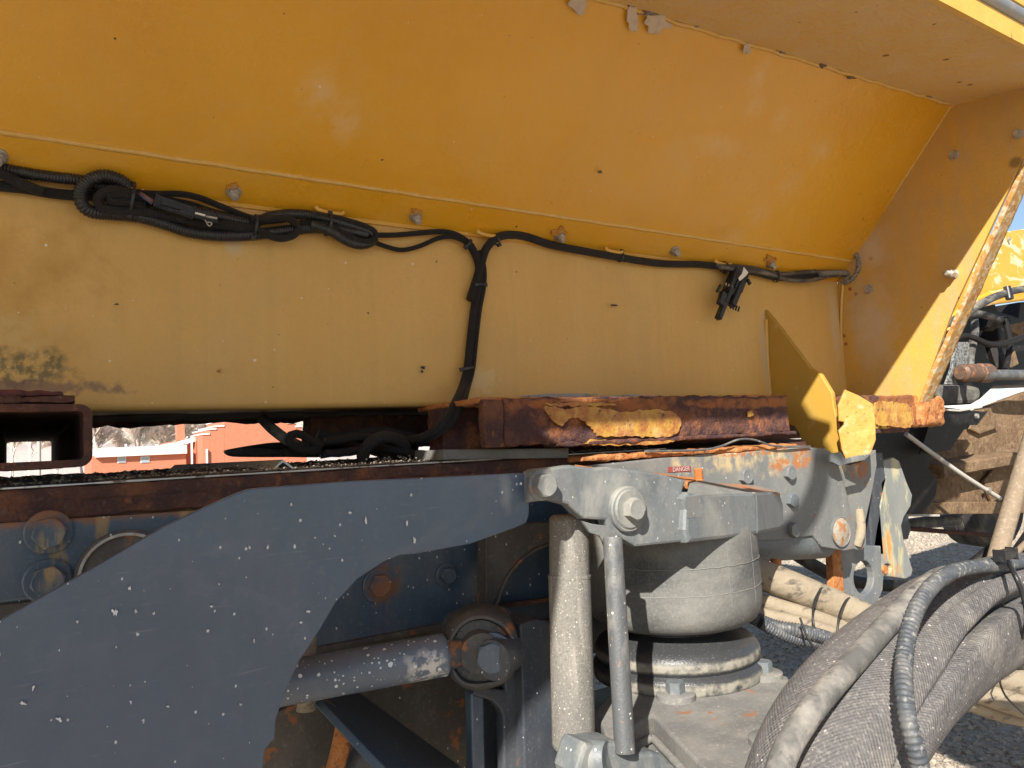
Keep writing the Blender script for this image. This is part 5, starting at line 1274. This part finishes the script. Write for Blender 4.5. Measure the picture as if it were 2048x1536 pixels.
# ================================================================ RIGHT HAND HOSES
hb = thing('hose_bundle', UY(1700, 1240, 1.0), 'mud covered hoses tied in a thick bundle running behind the wrapped hose', 'hose bundle')
def hose(nm, pts, r_, mat, **k): return sweep(nm, path(pts), r_, mat, hb, **k)
hose('hose', [(1440, 1125, 1.10), (1530, 1152, 1.06), (1620, 1188, 1.02), (1700, 1222, .99), (1800, 1268, .95), (1900, 1318, .92), (2000, 1352, .88), (2120, 1390, .84)], .031, m_tan, seg=28, step=.01)
hose('hose', [(1480, 1190, 1.08), (1560, 1215, 1.04), (1640, 1240, 1.0), (1720, 1272, .97), (1820, 1315, .93), (1920, 1360, .90), (2000, 1392, .87), (2100, 1420, .84)], .017, m_tan, seg=20, step=.01)
hose('hose', [(1490, 1222, 1.05), (1560, 1238, 1.02), (1640, 1258, .98), (1720, 1290, .95), (1820, 1330, .91), (1920, 1378, .88), (2010, 1412, .86), (2100, 1440, .84)], .014, m_tan, seg=20, step=.01)
hose('conduit', [(1500, 1232, 1.02), (1545, 1252, 1.00), (1600, 1262, .97), (1660, 1278, .955), (1740, 1312, .93), (1820, 1345, .9)], .0125, m_dustcon, corr=.006, seg=16)
hose('conduit', [(1520, 1246, 1.0), (1580, 1275, .98), (1650, 1290, .965), (1740, 1325, .945), (1830, 1370, .92), (1930, 1405, .9)], .010, m_dustcon, corr=.006, seg=16)
hose('conduit', [(1900, 1310, .86), (1950, 1305, .855), (2000, 1310, .85), (2030, 1325, .85), (2060, 1322, .85), (2110, 1310, .85)], .0095, m_dustcon, corr=.005, seg=16)
hose('conduit', [(2012, 1320, .84), (2030, 1308, .84), (2060, 1302, .84), (2110, 1300, .84)], .0095, m_dustcon, corr=.005, seg=16)
hose('hose', [(1880, 1330, .93), (1960, 1356, .90), (2040, 1380, .88), (2120, 1392, .86)], .026, m_tan, seg=24, step=.01)
hose('hose', [(1840, 1375, .93), (1930, 1405, .90), (2010, 1432, .88), (2100, 1448, .86)], .015, m_tan, seg=20, step=.01)
hose('stub_fitting', [(1520, 1140, 1.06), (1548, 1140, 1.06), (1552, 1118, 1.06)], .011, m_rusto, seg=10)
def tie3(pts, r_=.0022, mat=m_plastic, par=hb): sweep('zip_tie', path(pts), r_, mat, par, seg=6, step=.004)
tie3([(1650, 1170, 1.01), (1640, 1180, .988), (1628, 1205, .975), (1626, 1240, .962), (1634, 1280, .955)])
tie3([(1704, 1192, .985), (1690, 1204, .965), (1678, 1232, .953), (1674, 1275, .945)])
tie3([(1600, 1235, .94), (1612, 1268, .93), (1630, 1298, .92), (1662, 1326, .91)])
tie3([(2040, 1318, .83), (2012, 1332, .82), (2000, 1360, .81), (2010, 1390, .815), (2030, 1412, .82), (2050, 1430, .83)])
tie3([(1895, 1348, .87), (1898, 1362, .86), (1904, 1380, .86)])

ws = thing('wrapped_hose', UY(1800, 1400, .5), 'thick hose in a dusty woven sleeve arching through the lower right corner', 'hose')
cpts = [(2330, 1255, .50), (2200, 1215, .50), (2100, 1203, .50), (2010, 1212, .50), (1925, 1245, .495), (1850, 1305, .49), (1775, 1375, .485), (1705, 1455, .48), (1655, 1540, .475), (1620, 1640, .47), (1590, 1760, .47)]
def slob(a, f):
    def g(c, w_, dpt): 
        d = (a-c+math.pi) % (2*math.pi)-math.pi
        return dpt*math.exp(-(d/w_)**2)
    m = 1.0+.05*math.sin(3*a+f*9)+.03*math.sin(2*a-f*5)
    cv = 22+40*min(1, max(0, (f-.2)/.5))
    wv = 9*math.sin(f*13)
    m -= g(R(cv-36+wv), .10, .46*min(1, max(0, f-.08)*8)*(1 if f < .50 else max(.0, 1-(f-.50)*7)))
    m += g(R(cv-8+wv), .30, .07)
    m -= g(R(cv-14-95*(f-.50)), .075, .42*min(1, max(0, f-.44)*9)*max(.3, 1-max(0, f-.62)*5))
    m -= g(R(cv-62+150*(f-.24)), .07, .26*max(0, 1-abs(f-.27)*8))
    m -= g(R(cv+2-60*(f-.6)), .035, .09*max(0, 1-abs(f-.60)*6))
    m += .012*noise.noise(Vector((math.cos(a)*2, math.sin(a)*2, f*14)))
    return m
sweep('woven_sleeve', path(cpts), lambda f: .050+.016*min(1, f*1.6), m_fabric, ws, seg=220, step=.0035, lob=slob)
m_dustf = M('dust_caked_rubber', (.10, .098, .092), .85, layers=[dict(k='noise', c=(.29, .27, .235), s=30, lo=.4, hi=.65, a=.9), dict(k='noise', c=(.05, .05, .05), s=60, lo=.56, hi=.66, a=.8)], bump=[('noise', 80, .002)])
sweep('inner_hose', path([(2000, 1150, .52), (1900, 1150, .50), (1850, 1175, .485), (1784, 1240, .475), (1711, 1320, .465), (1648, 1390, .455), (1598, 1457, .45), (1566, 1517, .445), (1542, 1600, .44)]), .0115, m_dustf, ws, seg=28, step=.006)
cn = [(2060, 1122, .47), (2000, 1130, .455), (1950, 1134, .45), (1905, 1144, .44), (1868, 1168, .432), (1838, 1208, .425), (1818, 1260, .42), (1808, 1320, .41), (1808, 1380, .395), (1816, 1440, .385), (1832, 1500, .38), (1846, 1560, .38), (1860, 1640, .38)]
cw = sweep('conduit', path(cn), .0074, m_dustcon, None, seg=20, corr=.0052, camp=.10)
tag(cw, 'ribbed grey conduit laid over the wrapped hose and hanging down past it', 'conduit')
zt_ = sweep('zip_tie', path([(2014, 1120, .44), (2030, 1150, .42), (2046, 1190, .415), (2054, 1235, .415), (2046, 1270, .43), (2034, 1288, .45)]), .0028, m_plastic, ws, seg=6, step=.003)
def ob2(nm, x0, y0, x1, y1, Yp, hw, dpt, mat, par):
    return obox(nm, x0, y0, x1, y1, hw, dpt, wy-Yp, mat, par)
ob2('tie_head', 1998, 1112, 2024, 1106, .44, .011, .011, m_plastic, ws)
sweep('tie_tail', path([(2000, 1114, .45), (1960, 1122, .46), (1905, 1128, .47)]), .0011, m_plastic, ws, seg=5)
sweep('lower_hose', path([(1800, 1440, .56), (1775, 1500, .56), (1765, 1560, .56), (1760, 1640, .56)]), .03, M('brown_dark_hose', (.06, .04, .03), .6), ws, seg=20)
lh = thing('hose_end_bar', UY(1790, 1530, .6), 'dark brown angled bar below the wrapped hose', 'bar')
slab('bar', [(1786, 1460), (1800, 1475), (1812, 1540), (1815, 1640), (1740, 1640), (1752, 1540)], PY(.60), .03, M('dark_brown_steel', (.07, .04, .028), .6, layers=[dict(k='noise', c=(.2, .13, .09), s=40, lo=.5, hi=.7, a=.7)]), lh, bev=.003)

# ================================================================ MACHINERY BEYOND THE RIGHT END
fn = thing('yellow_fender', UY(2010, 540, 1.75), 'yellow curved guard with scuffed paint beyond the slanting end panel', 'guard')
m_fen = M('scuffed_yellow_guard', (.64, .33, .03), .4, layers=[dict(k='noise', c=(.72, .62, .42), s=(8, 20, 20), lo=.52, hi=.62, a=.8, dist=1)], bump=[('noise', 20, .003)])
gq = [(1880, 476), (1975, 469), (2048, 458), (2200, 430), (2200, 560), (2060, 570), (2020, 576), (1975, 592), (1930, 618), (1890, 660), (1830, 700)]
slab('guard_sheet', gq, PY(1.75), .02, m_fen, fn, bev=.003)
slab('guard_roll', [(1900, 640), (1935, 605), (1980, 584), (2040, 570), (2200, 556), (2200, 590), (2048, 601), (1990, 609), (1950, 618), (1925, 634), (1900, 660)], PY(1.70), .03, m_fen, fn, bev=.010)
bolt(fn, UY(2018, 478, 1.74), (0, -1, 0), .010, .006, m_galv, name='bolt')
bolt(fn, UY(2020, 594, 1.66), (0, -1, 0), .014, .012, m_galv, name='bolt')
sweep('cable', path([(1890, 650, 1.66), (1930, 628, 1.64), (1965, 606, 1.63), (2000, 590, 1.63), (2048, 578, 1.63), (2150, 570, 1.63)]), .017, m_hoseblk, fn, seg=14, step=.02)
sweep('clamp', path([(2014, 574, 1.62), (2019, 598, 1.61)]), .016, m_plastic, fn, seg=10)
sky_gap = [(1993, 606), (2036, 604), (2034, 630), (2000, 624)]
rm = thing('rear_machinery', UY(1960, 720, 1.9), 'oily black machinery with pipes and fittings glimpsed past the end panel', 'machinery')
slab('black_housing', [(1780, 640), (1900, 622), (1990, 606), (1998, 622), (2036, 634), (2040, 604), (2200, 590), (2200, 765), (1990, 772), (1960, 800), (1780, 830)], PY(2.0), .3, m_oil_shade, rm, bev=.01)
lathe('hydraulic_fitting', UY(1962, 644, 1.8), [(0, 0), (.04, 0), (.045, .01), (.045, .06), (.03, .08), (.03, .14), (0, .14)], m_oil_shade, rm, axis=(.9, -.3, 0), cap=False, seg=8, sm=False)
lathe('hydraulic_fitting', UY(1985, 690, 1.8), [(0, 0), (.035, 0), (.035, .12), (.02, .13), (0, .16)], m_oil_shade, rm, axis=(0, -.2, -1), cap=False, seg=8, sm=False)
rbox('valve_block', UY(1990, 668, 1.85), (.14, .10, .08), m_oil_shade, rm, r=.01, seg=.02, amp=.003)
m_speck = M('grey_speckled_plate', (.22, .22, .21), .6, layers=[dict(k='noise', c=(.03, .03, .03), s=120, lo=.5, hi=.54, a=.9)])
slab('speckled_plate', [(1911, 684), (1940, 684), (1935, 728), (1920, 742), (1915, 770), (1893, 768), (1905, 735)], PY(1.6), .012, m_speck, rm, bev=.002)
m_brp = M('rusty_brown_pipe', (.11, .065, .042), .5, layers=[dict(k='noise', c=(.34, .14, .05), s=40, lo=.55, hi=.65, a=.8), dict(k='noise', c=(.12, .10, .09), s=30, lo=.5, hi=.7, a=.8)], bump=[('noise', 60, .003)])
lathe('pipe_nut', UY(1920, 746, 1.55), [(0, 0), (.026, 0), (.036, .012), (.036, .12), (.040, .125), (.040, .19), (.028, .20), (0, .20)], m_brp, rm, axis=(1, -.08, 0), cap=False, seg=12)
sweep('pipe', path([(1970, 750, 1.52), (2048, 750, 1.50), (2150, 752, 1.5)]), .022, m_rod, rm, seg=16, step=.03)
m_roll = M('dusty_dark_roller', (.10, .095, .085), .8, layers=[dict(k='noise', c=(.24, .22, .18), s=20, lo=.45, hi=.7, a=.8)])
slab('roller', [(1855, 776), (1870, 768), (1940, 770), (1960, 772), (1964, 785), (1962, 800), (1950, 808), (1860, 812)], PY(1.75), .10, m_roll, rm, bev=.02)
for k_, pp2 in enumerate(([(1880, 700, 1.7), (1930, 672, 1.65), (1990, 690, 1.6), (2060, 668, 1.6)], [(1945, 612, 1.8), (1950, 660, 1.7), (1940, 720, 1.65), (1950, 760, 1.65)], [(2010, 640, 1.7), (2020, 690, 1.65), (2010, 740, 1.62)], [(1870, 740, 1.75), (1900, 650, 1.75), (1950, 628, 1.72), (2000, 640, 1.7)])):
    sweep('hose', path(pp2), .013+.004*(k_ % 2), m_hoseblk if k_ % 2 else m_oil_shade, rm, seg=12, step=.02)
slab('brown_plate', [(2010, 652), (2060, 640), (2100, 640), (2100, 668), (2040, 672)], PY(1.85), .02, m_mud, rm, bev=.002)
slab('brown_wedge', [(2030, 700), (2038, 728), (2022, 736), (2016, 728)], PY(1.62), .01, m_mud, rm, bev=.002)
mf = thing('muddy_frame', UY(1960, 900, 1.6), 'mud caked brown box frame with a projecting ledge at the right edge', 'frame')
FPm = PY(1.62)
slab('web', [(1800, 1028), (1790, 850), (1900, 850), (1930, 838), (1965, 818), (2048, 786), (2200, 740), (2200, 1020), (2000, 1028)], FPm, .04, m_mud, mf, bev=.004)
# ledge: a long bar standing proud of the web
l0, l1 = UY(1855, 934, 1.60), UY(2200, 880, 1.60)
bm = bmesh.new(); rows = []
for i in range(41):
    p = l0.lerp(l1, i/40); wv = .002*noise.noise(p*30)
    rows.append([bm.verts.new(p+Vector((0, yy, zz_+wv))) for yy, zz_ in ((.02, .018), (-.055, .006), (-.062, .0), (-.062, -.034), (-.052, -.042), (.02, -.05))])
for i in range(40):
    for j in range(5): bm.faces.new((rows[i][j], rows[i][j+1], rows[i+1][j+1], rows[i+1][j])).smooth = False
bm.faces.new(rows[0])
bmesh.ops.recalc_face_normals(bm, faces=bm.faces)
from_bm('ledge', bm, m_mud, mf)
slab('weld_plate', [(1945, 822), (1982, 815), (1998, 855), (1960, 868), (1940, 858)], PY(1.60), .015, m_mud, mf, bev=.004)
slab('weld_plate', [(1968, 962), (1988, 938), (2022, 962), (2010, 990), (1985, 1005)], PY(1.60), .015, m_mud, mf, bev=.004)
slab('bottom_lip', [(1800, 1006), (2200, 1000), (2200, 1020), (2000, 1028), (1800, 1029)], PY(1.59), .02, m_mud, mf, bev=.004)
slab('top_shelf', [(1870, 812), (1975, 824), (1960, 862), (1938, 905), (1872, 905)], PY(1.75), .02, m_oil_shade, mf, bev=.002)
slab('white_strip', [(1884, 817), (1920, 819), (1966, 813), (1964, 816), (1920, 823), (1884, 821)], PY(1.45), .01, m_wht, mf, bev=.001)
slab('canopy_plate', [(1868, 820), (1945, 826), (1976, 822), (1955, 850), (1935, 850), (1900, 900), (1840, 908)], PY(1.46), .006, m_oil_shade, mf, bev=.001)
bolt(mf, UY(1952, 832, 1.45), (0, -1, 0), .010, .008, m_galv, name='bolt')
slab('white_edge', [(1818, 1029), (1880, 1029), (1880, 1033), (1818, 1033)], PY(1.57), .01, m_wht, mf, bev=.001)
br = thing('brace_rod', UY(1910, 940, 1.4), 'thin whitish brace rod running diagonally across the muddy frame', 'brace rod')
sweep('rod', path([(1812, 868, 1.46), (1858, 902, 1.45), (1930, 953, 1.43), (2000, 997, 1.42)]), .0085, m_wht, br, seg=10, step=.02)
bolt(br, UY(1975, 980, 1.42), (0, -1, 0), .011, .010, m_galv, name='bolt'); bolt(br, UY(1966, 992, 1.45), (0, -1, 0), .012, .008, m_mud, name='bolt')
dt = thing('slanting_tube', UY(2000, 1060, 1.2), 'thick dusty brown tube slanting down behind the wrapped hose', 'tube')
m_btube = M('dusty_brown_tube', (.22, .165, .11), .8, layers=[dict(k='noise', c=(.20, .15, .10), s=30, lo=.45, hi=.65, a=.8), dict(k='noise', c=(.36, .30, .22), s=80, lo=.5, hi=.7, a=.6)], bump=[('noise', 50, .003)])
sweep('tube', path([(2120, 700, 1.2), (2072, 850, 1.2), (2030, 990, 1.2), (1990, 1130, 1.2), (1975, 1200, 1.2)]), .027, m_btube, dt, seg=24, step=.02)
sweep('dark_hose', path([(2130, 960, 1.25), (2075, 1050, 1.25), (2035, 1110, 1.24), (1990, 1160, 1.24)]), .024, m_oil_shade, dt, seg=16, step=.02)
sweep('thin_hose', path([(2130, 1040, 1.2), (2060, 1080, 1.2), (2020, 1120, 1.2)]), .010, m_btube, dt, seg=12, step=.02)
sg = thing('sagging_hose', UY(1750, 1160, 1.5), 'dark hose sagging across the sunlit gravel behind the lifting eye', 'hose')
sweep('hose', path([(1560, 1085, 1.5), (1610, 1120, 1.5), (1680, 1156, 1.5), (1760, 1170, 1.5), (1850, 1170, 1.5), (1920, 1145, 1.45), (1975, 1105, 1.4), (2020, 1070, 1.4)]), .020, m_oil_shade, sg, seg=14, step=.02)
ud = thing('dark_tyre', UY(1940, 1070, 2.2), 'dark tyre and axle pipe below the muddy frame', 'wheel')
lathe('tyre', UY(1960, 1010, 2.3), [(.12, -.12), (.21, -.12), (.235, -.10), (.24, -.05), (.232, -.045), (.24, -.04), (.24, .0), (.232, .005), (.24, .01), (.235, .10), (.21, .12), (.12, .12)], m_tyre, ud, axis=(.15, 1, 0), seg=48)
sweep('axle_pipe', path([(1800, 1052, 1.9), (1860, 1044, 1.85), (1915, 1040, 1.8)]), .027, m_rod, ud, seg=16, step=.03)
sweep('rusty_bar', path([(1805, 1056, 1.8), (1900, 1064, 1.75), (2000, 1072, 1.7)]), .010, m_rustd, ud, seg=8, step=.05)
slab('dark_hanger', [(1795, 1020), (1815, 1020), (1822, 1060), (1816, 1078), (1800, 1082)], PY(1.5), .02, m_dark, ud, bev=.002)
slab('painted_shade', [(1720, 815), (1960, 822), (1936, 858), (1886, 868), (1870, 905), (1856, 935), (1876, 962), (1872, 990), (1852, 1027), (1720, 1030)], PY(1.50), .02, m_oil_shade, mf, bev=.002)  # black sheet cut to a shadow's outline, shade put in as colour
